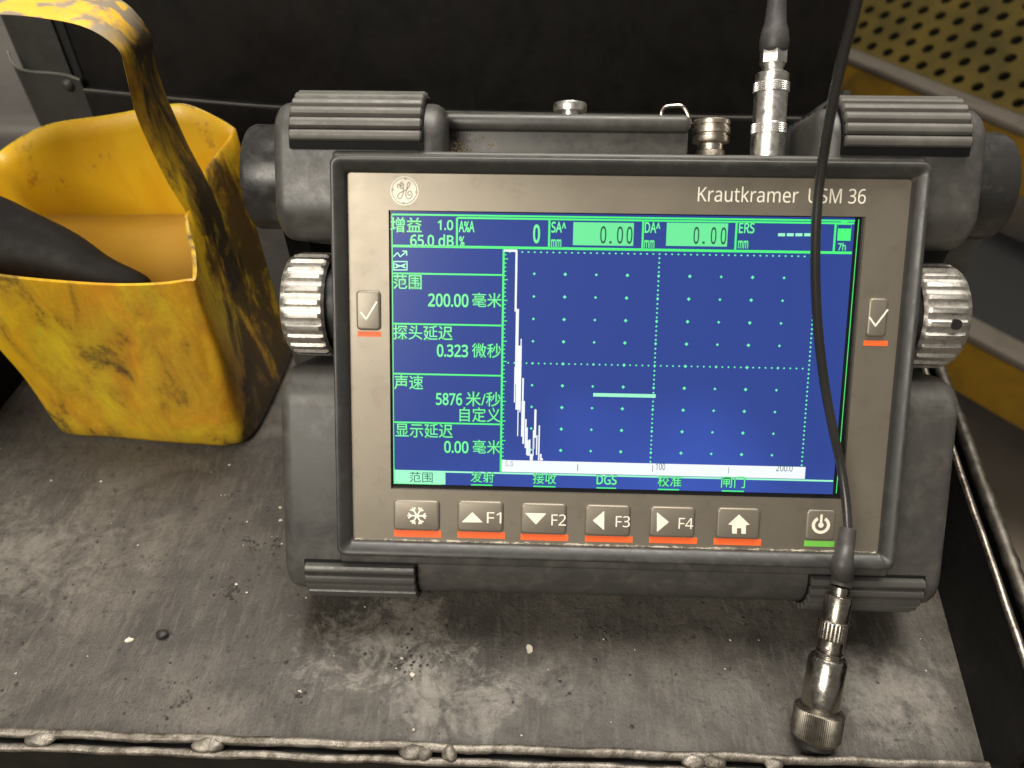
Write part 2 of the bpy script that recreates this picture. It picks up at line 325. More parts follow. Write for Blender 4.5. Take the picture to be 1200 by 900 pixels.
# text outlines, cached per string
_tc = bpy.data.curves.new('lettering', 'FONT'); _to = bpy.data.objects.new('lettering', _tc); COL.objects.link(_to)
def sans(c):
    o = ord(c)
    if 48 <= o <= 57: return chr(0x1D7E2 + o - 48)
    if 65 <= o <= 90: return chr(0x1D5A0 + o - 65)
    if 97 <= o <= 122: return chr(0x1D5BA + o - 97)
    return c
def glyphs(s, bold=0.0):
    s = ''.join(sans(c) for c in s)
    _tc.body = s; _tc.size = 1.0; _tc.resolution_u = 3; _tc.offset = bold
    bpy.context.view_layer.update()
    me = bpy.data.meshes.new_from_object(_to.evaluated_get(bpy.context.evaluated_depsgraph_get()))
    vs = [v.co.copy() for v in me.vertices]; fs = [tuple(p.vertices) for p in me.polygons]; bpy.data.meshes.remove(me)
    return vs, fs
def text(mb, s, u0, v0, u1, v1, z, bold=0.0, zp=None):
    vs, fs = glyphs(s, bold)
    if not vs: return
    a = face((u0 + u0) / 2, v1, zp or z); b = face(u1, v0, zp or z)
    xs = [p.x for p in vs]; ys = [p.y for p in vs]; x0, x1, y0, y1 = min(xs), max(xs), min(ys), max(ys)
    mb.add([(a.x + (p.x - x0) / (x1 - x0) * (b.x - a.x), a.y + (p.y - y0) / (y1 - y0) * (b.y - a.y), z) for p in vs], fs)

# ================================================================== the setting
mb = MB(); mb.add([(-6000, -6000, -450), (9000, -6000, -450), (9000, 12000, -450), (-6000, 12000, -450)], [(0, 1, 2, 3)])
tag(mb.build('floor', M['floor']), kind='structure')

# ------------------------------------------------------------------ steel tray
tray = empty('steel_tray', (0, 60, 0), 'scuffed dark steel tray with welded rod rim under the instrument and bucket', 'tray')
TO = (0, 60, 0)
mb = MB()
def wallx(y): return 127 + (y + 80) * 0.150
nx, ny = 120, 80
vs = []; fs = []
for j in range(ny + 1):
    y = -86 + (232 + 86) * j / ny
    for i in range(nx + 1):
        x = -306 + (wallx(y) + 306) * i / nx
        z = 0.22 * sin(x * 0.05 + y * 0.021) * cos(y * 0.043 - x * 0.013)
        vs.append((x, y, z - 0.25))
for j in range(ny):
    for i in range(nx): a = j * (nx + 1) + i; fs.append((a, a + 1, a + nx + 2, a + nx + 1))
mb.add(vs, fs); mb.build('bottom_plate', M['tray'], tray, TO)
def slab(p0, p1, z0, z1, th):
    d = Vector((p1[0] - p0[0], p1[1] - p0[1], 0)).normalized(); n = Vector((d.y, -d.x, 0)) * th
    a, b = Vector((*p0, 0)), Vector((*p1, 0)); q = []
    for z in (z0, z1):
        for p in (a, b, b + n, a + n): q.append((p.x, p.y, z))
    return q, [(3, 2, 1, 0), (4, 5, 6, 7), (0, 1, 5, 4), (1, 2, 6, 5), (2, 3, 7, 6), (3, 0, 4, 7)]
mb = MB(); mb.add(*slab((wallx(232), 232), (wallx(-92), -92), -30, 40, -2.5)); mb.build('side_wall', M['black_wall'], tray, TO)
mb = MB(); mb.add(*slab((-304, -92), (-304, 232), -30, 40, -2.5)); mb.build('side_wall', M['black_wall'], tray, TO)
mb = MB(); mb.add(*slab((-304, -86.2), (wallx(-86) + 9, -86.2), -40, -1.3, 5.6)); mb.build('front_lip', M['black_wall'], tray, TO)
# a soft fillet of dirt along the right wall
def wob_rod(name, p0, p1, r, seed, amp, n=90, m='steel_old'):
    rnd = random.Random(seed); ph = [rnd.uniform(0, 6.28) for _ in range(6)]
    pts = []; rr = []
    for i in range(n + 1):
        t = i / n; p = Vector(p0).lerp(Vector(p1), t); L = (Vector(p1) - Vector(p0)).length * t
        p.z += amp * (sin(L * 0.11 + ph[0]) * 0.5 + sin(L * 0.31 + ph[1]) * 0.3); p.y += amp * 0.6 * sin(L * 0.17 + ph[2])
        pts.append(p); rr.append(r * (1 + 0.05 * sin(L * 0.43 + ph[3]) + 0.03 * sin(L * 1.1 + ph[4]) + rnd.uniform(-.04, .04)))
    return MB().tube(pts, rr, 12).build(name, M[m], tray, TO)
wob_rod('rim_rod', (-310, -86.5, 1.2), (wallx(-86) + 14, -86.5, 1.1), 1.6, 1, 0.4, 160)
wob_rod('rim_rod', (-310, -90.6, -0.6), (wallx(-90) + 14, -90.6, -0.6), 1.35, 2, 0.35, 160)
def blob(p, sx, sy, sz, seed):
    rnd = random.Random(seed); b = bmesh.new(); bmesh.ops.create_icosphere(b, subdivisions=3, radius=1)
    ph = [rnd.uniform(0, 6) for _ in range(6)]
    for v in b.verts:
        c_ = v.co; k = 1 + 0.12 * sin(c_.x * 2.6 + ph[0]) * cos(c_.y * 3 + ph[1]) + 0.07 * sin(c_.z * 3 + c_.x * 3 + ph[2])
        v.co = Vector((c_.x * sx * k, c_.y * sy * k, c_.z * sz * k))
    m_ = Matrix.Translation(Vector(p)); return MB().bm(b, m_)
for i, (u, v, sx, sy) in enumerate(((45, 872, 5.5, 3.6), (238, 881, 4.2, 3.4), (247, 884, 3.4, 3.0), (483, 886, 4.6, 3.4), (497, 882, 3.0, 3.2), (527, 881, 2.6, 3.8), (812, 888, 4.2, 3.0), (836, 889, 4.0, 3.2), (905, 890, 3.2, 2.8), (1158, 890, 3.2, 2.8), (1170, 886, 2.6, 3.2))):
    p = on_z(u, v, 1.2); p.y = -88.3
    blob(p, sx * 1.0, sy * .85, 1.9, 20 + i).build('weld_bead', M['steel_old'], tray, TO, 180)
def rodline(y0, y1, dx, z, r, seed, m='steel_old'): return wob_rod('rim_rod', (wallx(y0) + dx, y0, z), (wallx(y1) + dx, y1, z), r, seed, 0.35, 120, m)
rodline(230, -100, 0.4, 40.8, 1.15, 5, 'socket')
rodline(230, -100, 8.2, 39.5, 2.6, 6, 'rod_grey')
mb = MB(); mb.add(*slab((wallx(232) + 9, 232), (wallx(-100) + 9, -100), -30, 37.5, -2.0)); mb.build('outer_wall', M['black_wall'], tray, TO)

# loose dirt on the sheet
rnd = random.Random(3); mb = MB()
for i in range(420):
    x = rnd.uniform(-300, 130); y = rnd.uniform(-82, 60); r = rnd.choice([0.25, 0.3, 0.4, 0.5, 0.8]) * rnd.uniform(0.7, 1.2)
    n_ = 5; a0 = rnd.uniform(0, 6)
    vs = [(x + r * cos(a0 + k * 1.257) * rnd.uniform(.6, 1.3), y + r * sin(a0 + k * 1.257) * rnd.uniform(.6, 1.3), 0.02) for k in range(5)] + [(x, y, r * 0.7)]
    mb.add(vs, [(k, (k + 1) % 5, 5) for k in range(5)], 0 if rnd.random() < 0.86 else 1)
for (u, v, sp, cnt) in ((268, 690, 4.0, 34), (292, 637, 2.6, 18), (270, 580, 3.5, 22), (320, 636, 2.5, 14), (480, 778, 5, 30), (700, 742, 5, 16), (210, 820, 3, 12), (352, 816, 2, 8)):
    c0 = on_z(u, v)
    for i in range(cnt):
        x = c0.x + rnd.gauss(0, sp); y = c0.y + rnd.gauss(0, sp * .6); r = rnd.uniform(.2, .75); a0 = rnd.uniform(0, 6)
        vs = [(x + r * cos(a0 + k * 1.257) * rnd.uniform(.5, 1.5), y + r * sin(a0 + k * 1.257) * rnd.uniform(.5, 1.3), 0.02) for k in range(5)] + [(x, y, r * 0.6)]
        mb.add(vs, [(k, (k + 1) % 5, 5) for k in range(5)], 0 if rnd.random() < 0.96 else 1)
M['grit'] = mat('dark_grit', (0.03, 0.027, 0.023), 0.6)[0]; M['chip'] = mat('pale_chip', (0.5, 0.46, 0.39), 0.55)[0]
tag(mb.build('grit', [M['grit'], M['chip']], smooth=0), 'fine grit and metal specks scattered over the tray sheet', 'grit', kind='stuff')
p = on_z(190, 743, 0.8); tag(blob(p, 2.4, 2.0, 1.4, 5).build('rubber_crumb', M['dark']), 'small black crumb lying on the tray left of the instrument', 'crumb')
def chip_mb(p, sx, sy, seed):      # thin jagged flake
    rnd = random.Random(seed); n_ = 11; mb = MB(); lo_, hi_ = [], []
    for k in range(n_):
        a = 2 * pi * k / n_; r_ = rnd.uniform(.55, 1.25); lo_.append((p.x + sx * r_ * cos(a), p.y + sy * r_ * sin(a), 0.0)); hi_.append((p.x + sx * r_ * .9 * cos(a), p.y + sy * r_ * .9 * sin(a), rnd.uniform(.25, .75)))
    return mb.add(lo_ + hi_ + [(p.x, p.y, .6)], [(k, (k + 1) % n_, n_ + (k + 1) % n_, n_ + k) for k in range(n_)] + [(n_ + k, n_ + (k + 1) % n_, 2 * n_) for k in range(n_)])
for (u, v, sx, sy, lab) in ((621, 760, 1.5, 1.9, 'cream flake standing out below the middle of the instrument'), (151, 750, 1.7, 1.3, 'pale flake lying left of the black crumb'), (483, 790, 1.4, 1.0, 'pale flake on the chalky smudge in front of the instrument')):
    p = on_z(u, v, 0.5)
    tag(chip_mb(p, sx, sy, int(u)).build('paint_flake', M['chip'], smooth=0), lab, 'flake', 'pale flakes lying on the tray')

# ------------------------------------------------------------------ dark cabinet panel behind
pan = empty('cabinet_panel', (-80, 232, 0), 'sooty black cabinet wall with riveted grey corner sheet behind the bucket and instrument', 'panel')
PO = (-80, 232, 0)
mb = MB(); mb.rbox(-292.5, 136, 236, 260, -40, 420, 1.2, 2); mb.build('main_sheet', M['panel'], pan, PO)
mb = MB()                                    # lower hem folded proud of the sheet
hem = [(-290.5, 108.6), (-178, 99.5), (-60, 97.5), (136, 96)]
vs = []; fs = []
for i, (x, z) in enumerate(hem): vs += [(x, 235.5, z - 150), (x, 230.5, z - 150), (x, 230.5, z - 1.2), (x, 231.6, z), (x, 235.5, z + 0.3)]
for i in range(len(hem) - 1):
    for k in range(4): a = i * 5 + k; fs.append((a, a + 5, a + 6, a + 1))
mb.add(vs, fs); mb.build('hem_strip', M['panel'], pan, PO)
mb = MB(); mb.tube(crom([(x, 231.2, z + 0.1) for x, z in hem], 6), 0.55, 6); mb.build('hem_edge', M['edge'], pan, PO)
mb = MB()                                    # rounded grey corner sheet
prof = [(-296.0, 233), (-312, 233)] + [(-312 - 20 * sin(radians(a)), 253 - 20 * cos(radians(a))) for a in range(10, 91, 10)] + [(-332, 420)]
vs = []; fs = []
for i, (x, y) in enumerate(prof): vs += [(x + 6, y, -40), (x, y, 125), (x - 4, y, 420)]
for i in range(len(prof) - 1):
    for k in range(2): a = i * 3 + k; fs.append((a, a + 1, a + 4, a + 3))
mb.add(vs, fs); mb.build('corner_sheet', M['corner'], pan, PO)
mb = MB(); mb.rbox(-297, -291, 235, 238, -40, 420, 0, 1); mb.build('joint', M['seam'], pan, PO)
mb = MB()                                    # overlap plate with a curled edge and a rivet
ov = [(-334, 243, 126), (-331, 238, 122.5), (-326, 234, 119.5), (-318, 232.4, 118.2), (-306, 231.9, 117.6), (-298, 231.7, 116.6), (-291, 231.6, 114)]
vs = []; fs = []
for (x, y, z) in ov: vs += [(x + 5, y, z - 120), (x, y, z)]
for i in range(len(ov) - 1): fs.append((2 * i, 2 * i + 1, 2 * i + 3, 2 * i + 2))
mb.add(vs, fs); mb.build('overlap_plate', M['corner'], pan, PO)
mb = MB(); mb.tube(crom(ov, 6), 0.7, 6); mb.build('hem_edge', M['edge'], pan, PO)
mb = MB(); mb.lathe([(3.6, 0), (3.4, 1.0), (2.4, 2.0), (0.9, 2.5)], 16, axis_mtx((-299, 231.6, 111), (0, -1, 0))); mb.build('rivet', M['corner'], pan, PO)
mb = MB(); mb.rbox(-600, -356, 300, 620, -300, 62, 14, 4)
tag(mb.build('grey_cabinet', M['greybox']), 'rounded grey enamel cabinet edge behind the bucket at far left', 'cabinet')

# ------------------------------------------------------------------ stairs beyond, right
def stair(name, A, B, plate_depth, label, holes):
    A = Vector(A); B = Vector(B); d = (B - A).normalized(); A2 = A - d * 700; B2 = B + d * 500
    nrm = Vector((-d.y, d.x, 0))
    if nrm.x < 0: nrm = -nrm
    e = empty(name, A2.lerp(B2, 0.5), label, 'stair tread', group='steel stair treads beyond the tray'); EO = A2.lerp(B2, 0.5)
    L = (B2 - A2).length
    mt = Matrix((d, nrm, Vector((0, 0, 1)))).transposed().to_4x4(); mt.translation = A2
    mp = mt @ Matrix.Translation((0, 38, 0)) @ Matrix.Rotation(radians(35 if holes else 0), 4, 'X') @ Matrix.Translation((0, -38, 0))
    MB().rbox(0, L, 2, 36, -9, 0, 2, 2, mt).build('nosing', M['nosing'], e, EO)
    MB().rbox(0, L, 3, 9, -70, -9.5, 1, 1, mt).build('riser_board', M['ystripe'], e, EO)
    mb = MB(); c = 29.0
    if holes:
        nxh = int(L / c); nyh = int(plate_depth / (c * 0.86))
        for j in range(nyh):
            for i in range(nxh):
                cx_ = (i + (0.5 if j % 2 else 0)) * c; cy_ = 39 + (j + 0.5) * c * 0.86
                sq = [(c / 2, 0), (c / 2, c * .43), (0, c * .43), (-c / 2, c * .43), (-c / 2, 0), (-c / 2, -c * .43), (0, -c * .43), (c / 2, -c * .43)]
                vs = []
                for k in range(8):
                    a = k * pi / 4; vs.append(mp @ Vector((cx_ + sq[k][0], cy_ + sq[k][1], -3)))
                for zz in (-3, -3 - 4):
                    for k in range(8):
                        a = k * pi / 4; vs.append(mp @ Vector((cx_ + 7.6 * cos(a), cy_ + 7.6 * sin(a), zz)))
                mb.add(vs, [(k, (k + 1) % 8, 8 + (k + 1) % 8, 8 + k) for k in range(8)] + [(8 + k, 8 + (k + 1) % 8, 16 + (k + 1) % 8, 16 + k) for k in range(8)])
        mb.build('perforated_plate', M['olive'], e, EO, smooth=0)
    else:
        mb.rbox(0, L, 39, plate_depth, -8, -3, 1, 1, mt); mb.build('plate', M['seam'], e, EO)
    MB().rbox(0, L, 42, plate_depth, -60, -40, 0, 1, mp).build('back_plate', M['seam'], e, EO)
    return e
A = on_z(990, 66, -80); B = on_z(1200, 152, -80)
stair('stair_tread', A, B, 480, 'perforated olive stair tread with grey nosing, upper right', True)
A = on_z(1140, 396, -220); B = on_z(1200, 428, -220)
stair('stair_tread', A, B, 240, 'dark lower stair tread with grey nosing and yellow edge, right of the knob', False)

# ================================================================== yellow bucket
bk = empty('yellow_bucket', (-215, 98, 0), 'grease-stained yellow plastic bucket cut from a jug, holding murky liquid', 'bucket')
BO = (-215, 98, 0)
base = [(-178, 53.8), (-169.5, 57), (-165.6, 66), (-164, 82), (-163, 108), (-163, 124), (-164, 135), (-170, 142), (-184, 143), (-203, 143), (-230, 143), (-250, 143), (-262, 141), (-268, 134), (-269, 120), (-268, 92), (-266, 72), (-262, 61), (-255, 58.5), (-236, 57.5), (-207, 55), (-189, 53.8)]
rim = [(-168, 49.4, 99.5), (-165, 52, 99.5), (-166.5, 61, 106), (-171.5, 75, 115.6), (-178, 112, 114), (-176.5, 130, 116.5), (-174.5, 147, 118.8), (-177, 152, 121), (-192, 151.5, 130), (-204, 150.5, 131.3), (-233, 150, 126.3), (-262, 150, 122), (-279, 149, 116), (-295, 147, 107.5), (-299, 135, 106), (-292, 104, 105), (-282, 74, 104), (-273, 57, 104), (-262, 51.5, 103), (-240, 48.5, 100.5), (-203, 45.5, 99.6), (-181, 47, 99)]
SUB = 5
bl = crom([(x, y, 0) for x, y in base], SUB, True); rl = crom(rim, SUB, True); N = len(bl)
def offset_loop(lp, d):
    out = []
    for i, p in enumerate(lp):
        t = lp[(i + 1) % N] - lp[i - 1]; n_ = Vector((t.y, -t.x, 0)).normalized()     # outward for this winding is checked below
        out.append(p + n_ * d)
    return out
area2 = sum(bl[i].x * bl[(i + 1) % N].y - bl[(i + 1) % N].x * bl[i].y for i in range(N))
sgn = 1 if area2 > 0 else -1
NZ = 14; TH = 1.7
def ring(t):
    out = []
    for i in range(N):
        p = bl[i].lerp(rl[i], t); k = sin(pi * t)
        x, y, z = p
        wob = k * (0.9 * sin(z * 0.09 + i * 0.31) + 0.7 * sin(z * 0.05 - i * 0.17))
        c_ = Vector((-215, 98, z)); dd = (Vector((x, y, z)) - c_); dd.z = 0; dd.normalize()
        out.append(Vector((x, y, z)) + dd * wob * 0.8)
    return out
rings = []
r0 = ring(0); rings.append(([p.copy() for p in offset_loop(r0, -4 * sgn)], 0))        # rounded foot
rings.append(([p + Vector((0, 0, 1.0)) for p in offset_loop(r0, -1.2 * sgn)], 0)); rings.append(([p + Vector((0, 0, 3.5)) for p in r0], 0))
for k in range(1, NZ + 1):
    t = 0.035 + 0.965 * k / NZ; rings.append((ring(t), 0))
top = ring(1.0); rings.append(([p + Vector((0, 0, 0.55)) for p in offset_loop(top, -TH * 0.5 * sgn)], 0))
for k in range(NZ, -1, -1):
    t = 0.035 + 0.965 * k / NZ; rings.append((offset_loop(ring(t), -TH * sgn), 1))
mb = MB(); vs = [p for r_, _ in rings for p in r_]; mb.v = [tuple(p) for p in vs]
for k in range(len(rings) - 1):
    for i in range(N):
        j = (i + 1) % N; q = (k * N + i, k * N + j, (k + 1) * N + j, (k + 1) * N + i)
        mb.f.append(q if sgn > 0 else q[::-1]); mb.mi.append(1 if rings[k + 1][1] and rings[k][1] else 0)
last = (len(rings) - 1) * N
mb.f.append(tuple(last + i for i in range(N))); mb.mi.append(1); mb.f.append(tuple(range(N))[::-1]); mb.mi.append(0)
mb.build('shell', [M['yellow'], M['yellow_in']], bk, BO, smooth=60)
# carrying strap
near = [(-168.0, 66), (-170.0, 92), (-171.7, 114.0), (-176.1, 129.4), (-178.6, 143.6), (-180, 158.8), (-178.8, 173.4), (-179.3, 180.8), (-188, 187), (-202, 190), (-217, 191.3), (-240, 190), (-265, 180), (-284, 158), (-292, 130), (-292, 103)]
far = [(-171.2, 66), (-174.6, 92), (-177.8, 112.6), (-181, 127), (-183.5, 142), (-184.8, 156), (-184.2, 168), (-183.5, 176), (-190, 186.5), (-203, 190), (-217, 191.3), (-240, 190), (-265, 180), (-284, 158), (-292, 130), (-293, 104)]
nr = crom([(x, 73.5, z) for x, z in near], 6); fr = crom([(x, 112.5, z) for x, z in far], 6)
mb = MB(); K = 9; n_ = len(nr)
for i in range(n_):
    t = (nr[min(i + 1, n_ - 1)] - nr[max(i - 1, 0)]).normalized(); out_ = Vector((t.z, 0, -t.x)).normalized()
    s_ = min(1, i / 12)
    for sidek in (0, 1):
        for k in range(K):
            q = k / (K - 1); w_ = 0.5 + (q - 0.5) * (1 - 0.10 * sin(pi * min(1, i / (n_ - 1))) )
            p = nr[i].lerp(fr[i], w_)
            ridge = 1.6 * math.exp(-((q - 0.5) / 0.10) ** 2) - 0.7 * math.exp(-((q - 0.34) / 0.08) ** 2) + 0.35 * sin(i * 0.4 + q * 5)
            edge = 1.2 * (1 - (2 * q - 1) ** 6)
            p = p + out_ * (((ridge * 0.6 + edge) * s_ - (1 - s_) * .6) if sidek == 0 else -edge)
            mb.v.append(tuple(p))
W2 = 2 * K
for i in range(n_ - 1):
    loop = list(range(K)) + [K + k for k in range(K - 1, -1, -1)]
    for a_ in range(len(loop)):
        b_ = (a_ + 1) % len(loop); mb.f.append((i * W2 + loop[a_], i * W2 + loop[b_], (i + 1) * W2 + loop[b_], (i + 1) * W2 + loop[a_])); mb.mi.append(0)
mb.build('carrying_strap', M['strap'], bk, BO, smooth=50)
# liquid
inner = []
for i in range(N):
    t = 75.0 / rl[i].z; lo_, hi_ = 0.0, 1.0
    inner.append(i)
r75 = []
for i in range(N):
    t = 75.0 / rl[i].z; p = bl[i].lerp(rl[i], t); r75.append(Vector((p.x, p.y, 75.0)))
r75 = offset_loop(r75, -TH * 0.6 * sgn)
mb = MB(); cen = Vector((-218, 100, 75)); M_ = 5
mb.v.append(tuple(cen))
for k in range(1, M_ + 1):
    for p in r75:
        q = cen.lerp(p, k / M_); z = 75 + (1.3 if k == M_ else 0); mb.v.append((q.x, q.y, z))
    if k == M_ - 1:      # keep the meniscus narrow
        for i in range(N):
            q = cen.lerp(r75[i], 0.965); mb.v[1 + (k - 1) * N + i] = (q.x, q.y, 75)
for i in range(N): mb.f.append((0, 1 + i, 1 + (i + 1) % N)); mb.mi.append(0)
for k in range(M_ - 1):
    for i in range(N): j = (i + 1) % N; mb.f.append((1 + k * N + i, 1 + (k + 1) * N + i, 1 + (k + 1) * N + j, 1 + k * N + j)); mb.mi.append(0)
liq = mb.build('liquid', M['liquid'], None, BO, smooth=60); liq.location = [c * S for c in BO]
tag(liq, 'still murky brown-yellow liquid standing inside the yellow bucket', 'liquid')
# brush handle dipping in
tip = on_y(170, 332, 78); 
pts = [tip + Vector((0, 2, -3)), on_y(120, 322, 80), on_y(70, 300, 84), on_y(10, 280, 88), on_y(-60, 252, 92), on_y(-140, 220, 96)]
pp = crom(pts, 6); rr = [3 + (16.5 - 3) * min(1, (i / (len(pp) * 0.62)) ** 0.75) for i in range(len(pp))]
mb = MB().tube(pp, rr, 24)
M['brush'] = worn('brush_rubber', (0.012, 0.0115, 0.011), (0.02, 0.019, 0.017), 0.68, dscale=0.05, spec=0.3)
tag(mb.build('brush_handle', M['brush'], smooth=60), 'thick black tapered rubber handle dipping into the liquid in the bucket', 'brush handle')

# ================================================================== the flaw detector
DO = (0, -84, -50)
base_w = dev2w(DO)
dev = empty('flaw_detector', base_w, 'grey handheld ultrasonic flaw detector with lit blue screen leaning back in the tray', 'test instrument', rot=(pi / 2 - LEAN, 0, 0))
def part(mb, name, m, parent=None, smooth=40): return mb.build(name, m, parent or dev, DO, smooth)
def clone(o, mtx=None, parent=None):
    c_ = o.copy(); COL.objects.link(c_); c_.parent = parent or o.parent
    if mtx: c_.matrix_local = mtx @ o.matrix_local
    for ch in list(o.children):
        d_ = ch.copy(); COL.objects.link(d_); d_.parent = c_
    return c_

# housing between the shoulders
mb = MB(); mb.rbox(-98.5, 98.5, -74, 71.3, -64, -2.4, 1.6, 4); part(mb, 'centre_housing', M['housing'])
# lower housing: wraps round the bottom
mb = MB()
XM = Matrix(((0, 0, 1, 0), (0, 1, 0, 0), (-1, 0, 0, 0), (0, 0, 0, 1)))
mb.prism(rrect(3.6, -88.6, 56, -3.0, 13.5, 7), -119.8, 119.2, 5, 4, XM)
part(mb, 'lower_housing', M['housing'])
# upper shoulders
def shoulder(x0, x1):
    mb = MB(); mb.prism(rrect(3.6, 41.5, 72, 88.9, 13, 7), x0, x1, 4.5, 4, XM)
    return part(mb, 'shoulder', M['housing'])
shoulder(-119.4, -61.0); shoulder(65.0, 118.9)
# bezel frame
def frame(mb, o_, i_, z0, z1, ro, ri, seg=5, n=5):
    # rounded ring with a half-round section
    oo = rrect(*o_, ro, n); ii = rrect(*i_, ri, n); L = len(oo)
    prof = [(0, z0 - 4), (0, z1 - 1.1), (.03, z1 - .5), (.10, z1 - .08), (.17, z1), (.30, z1 - .1), (.45, z1 - .45), (.62, z1 - 1.05), (.80, z1 - 1.75), (.90, z1 - 2.3), (.96, z1 - 3.0), (1.0, z1 - 4.6)]
    for (q, z) in prof:
        for k in range(L): mb.v.append((oo[k][0] + (ii[k][0] - oo[k][0]) * q, oo[k][1] + (ii[k][1] - oo[k][1]) * q, z))
    for r_ in range(len(prof) - 1):
        for k in range(L): j = (k + 1) % L; mb.f.append((r_ * L + k, r_ * L + j, (r_ + 1) * L + j, (r_ + 1) * L + k)); mb.mi.append(0)
mb = MB(); frame(mb, (-97.6, -68.6, 97.2, 68.8), (-92.6, -63.6, 92.6, 63.6), -2.5, 4.2, 2.8, 1.0); part(mb, 'bezel', M['bezel'], smooth=50)
# front plate with the window cut out
SX0, SX1, SY0, SY1 = -78.9, 79.0, -44.9, 51.6
mb = MB(); xs = [-92.9, SX0, SX1, 92.9]; ys = [-63.9, SY0, SY1, 63.9]
vs = [(x, y, 0.0) for y in ys for x in xs]; fs = [(j * 4 + i, j * 4 + i + 1, j * 4 + i + 5, j * 4 + i + 4) for j in range(3) for i in range(3) if (i, j) != (1, 1)]
mb.add(vs, fs)
q = [(SX0, SY0), (SX1, SY0), (SX1, SY1), (SX0, SY1)]
mb.add([(x, y, 0) for x, y in q] + [(x, y, -1.6) for x, y in q], [(k, (k + 1) % 4, 4 + (k + 1) % 4, 4 + k) for k in range(4)])
plate = part(mb, 'front_plate', M['plate'], smooth=0)
# grime and wear along the lower inside edge of the plate
M['grime'] = worn('edge_grime', (0.13, 0.115, 0.09), (0.5, 0.45, 0.36), 0.6, dscale=0.25, lo=0.45, hi=0.6, bstr=0.5, fine=0.5, bdist=0.5)
mb = MB(); rnd = random.Random(11); pts = []
for i in range(121):
    x = -92 + 184 * i / 120; pts.append((x, -63.7 + rnd.uniform(-.12, .25), 0.15 + rnd.uniform(0, 0.2)))
mb.tube(pts, [0.38 * rnd.uniform(.5, 1.5) for _ in pts], 5); part(mb, 'grime_line', M['grime'], plate)
# lettering and emblem
mb = MB(); Z = 0.06
text(mb, 'Krautkramer', 817.5, 219.5, 936.5, 236.2, Z, 0.0); text(mb, 'USM 36', 947, 221.5, 1015.5, 238, Z, 0.0)
part(mb, 'lettering', M['cream'], plate, 0)
ec = face(474, 223.7); er = 4.75
def disc(mb, cx_, cy_, r0, r1, z, n=40, a0=0, a1=360):
    vs = []; fs = []
    for k in range(n + 1):
        a = radians(a0 + (a1 - a0) * k / n); vs += [(cx_ + r0 * cos(a), cy_ + r0 * sin(a), z), (cx_ + r1 * cos(a), cy_ + r1 * sin(a), z)]
    for k in range(n): fs.append((2 * k, 2 * k + 1, 2 * k + 3, 2 * k + 2))
    mb.add(vs, fs)
mb = MB(); disc(mb, ec.x, ec.y, 0.0, er * 0.84, 0.05); disc(mb, ec.x, ec.y, er * 0.92, er, 0.05)
part(mb, 'emblem_disc', M['cream'], plate, 0)
def ribbon(mb, pts, wd, z, sub=8):
    pp = crom([(x, y, 0) for x, y in pts], sub)
    for i, p in enumerate(pp):
        t = (pp[min(i + 1, len(pp) - 1)] - pp[max(i - 1, 0)]).normalized(); n_ = Vector((-t.y, t.x, 0)) * wd / 2
        mb.v += [(p.x + n_.x, p.y + n_.y, z), (p.x - n_.x, p.y - n_.y, z)]
    o = len(mb.v) - 2 * len(pp)
    for i in range(len(pp) - 1): mb.f.append((o + 2 * i, o + 2 * i + 1, o + 2 * i + 3, o + 2 * i + 2)); mb.mi.append(0)
mb = MB()
E_ = lambda pts: [(ec.x + x * er * 0.84, ec.y + y * er * 0.84) for x, y in pts]
ribbon(mb, E_([(-0.52, 0.22), (-0.58, 0.42), (-0.45, 0.52), (-0.28, 0.38), (-0.18, 0.62), (-0.22, 0.70), (-0.34, 0.58), (-0.36, 0.30), (-0.22, 0.18), (-0.08, 0.36), (-0.08, 0.60)]), 0.36, 0.11)
ribbon(mb, E_([(-0.08, 0.60), (-0.08, 0.10), (-0.14, -0.28), (-0.30, -0.60), (-0.50, -0.62), (-0.58, -0.44), (-0.44, -0.22), (-0.16, -0.06), (0.14, 0.08)]), 0.36, 0.112)
ribbon(mb, E_([(0.14, 0.08), (0.34, 0.30), (0.46, 0.56), (0.40, 0.70), (0.28, 0.60), (0.22, 0.30), (0.18, 0.08), (0.10, -0.26), (0.18, -0.54), (0.38, -0.64), (0.58, -0.50), (0.64, -0.24), (0.50, -0.02), (0.34, -0.06), (0.28, -0.26), (0.40, -0.38), (0.50, -0.26)]), 0.36, 0.114)
for a in (85, 175, 265, 355): disc(mb, ec.x + er * .84 * cos(radians(a)), ec.y + er * .84 * sin(radians(a)), 0, 0.42, 0.116, 10)
part(mb, 'emblem_script', M['logo_line'], plate, 0)

# ---------------- screen
mb = MB(); mb.rect(SX0 + .02, SY0 + .02, SX1 - .02, SY1 - .02, -1.5); bord = part(mb, 'screen_border', M['scr_black'], smooth=0)
ZS = -1.35
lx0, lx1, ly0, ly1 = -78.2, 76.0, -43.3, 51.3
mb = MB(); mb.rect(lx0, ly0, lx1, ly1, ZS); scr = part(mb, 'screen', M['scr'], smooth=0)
def F(u, v): p = face(u, v, ZS); return p.x, p.y
def hline(mb, u0, v0, u1, v1, wpx, z):
    a = F(u0, v0); b = F(u1, v1); hw = wpx * 0.28 / 2; y = (a[1] + b[1]) / 2
    mb.rect(a[0], y - hw, b[0], y + hw, z)
def vline(mb, u0, v0, u1, v1, wpx, z):
    a = F(u0, v0); b = F(u1, v1); hw = wpx * 0.28 / 2; x = (a[0] + b[0]) / 2
    mb.rect(x - hw, min(a[1], b[1]), x + hw, max(a[1], b[1]), z)
def box(mb, u0, v0, u1, v1, z):
    a = F(u0, v1); b = F(u1, v0); mb.rect(a[0], a[1], b[0], b[1], z)
Z1, Z2, Z3, Z4 = ZS + .03, ZS + .06, ZS + .09, ZS + .12
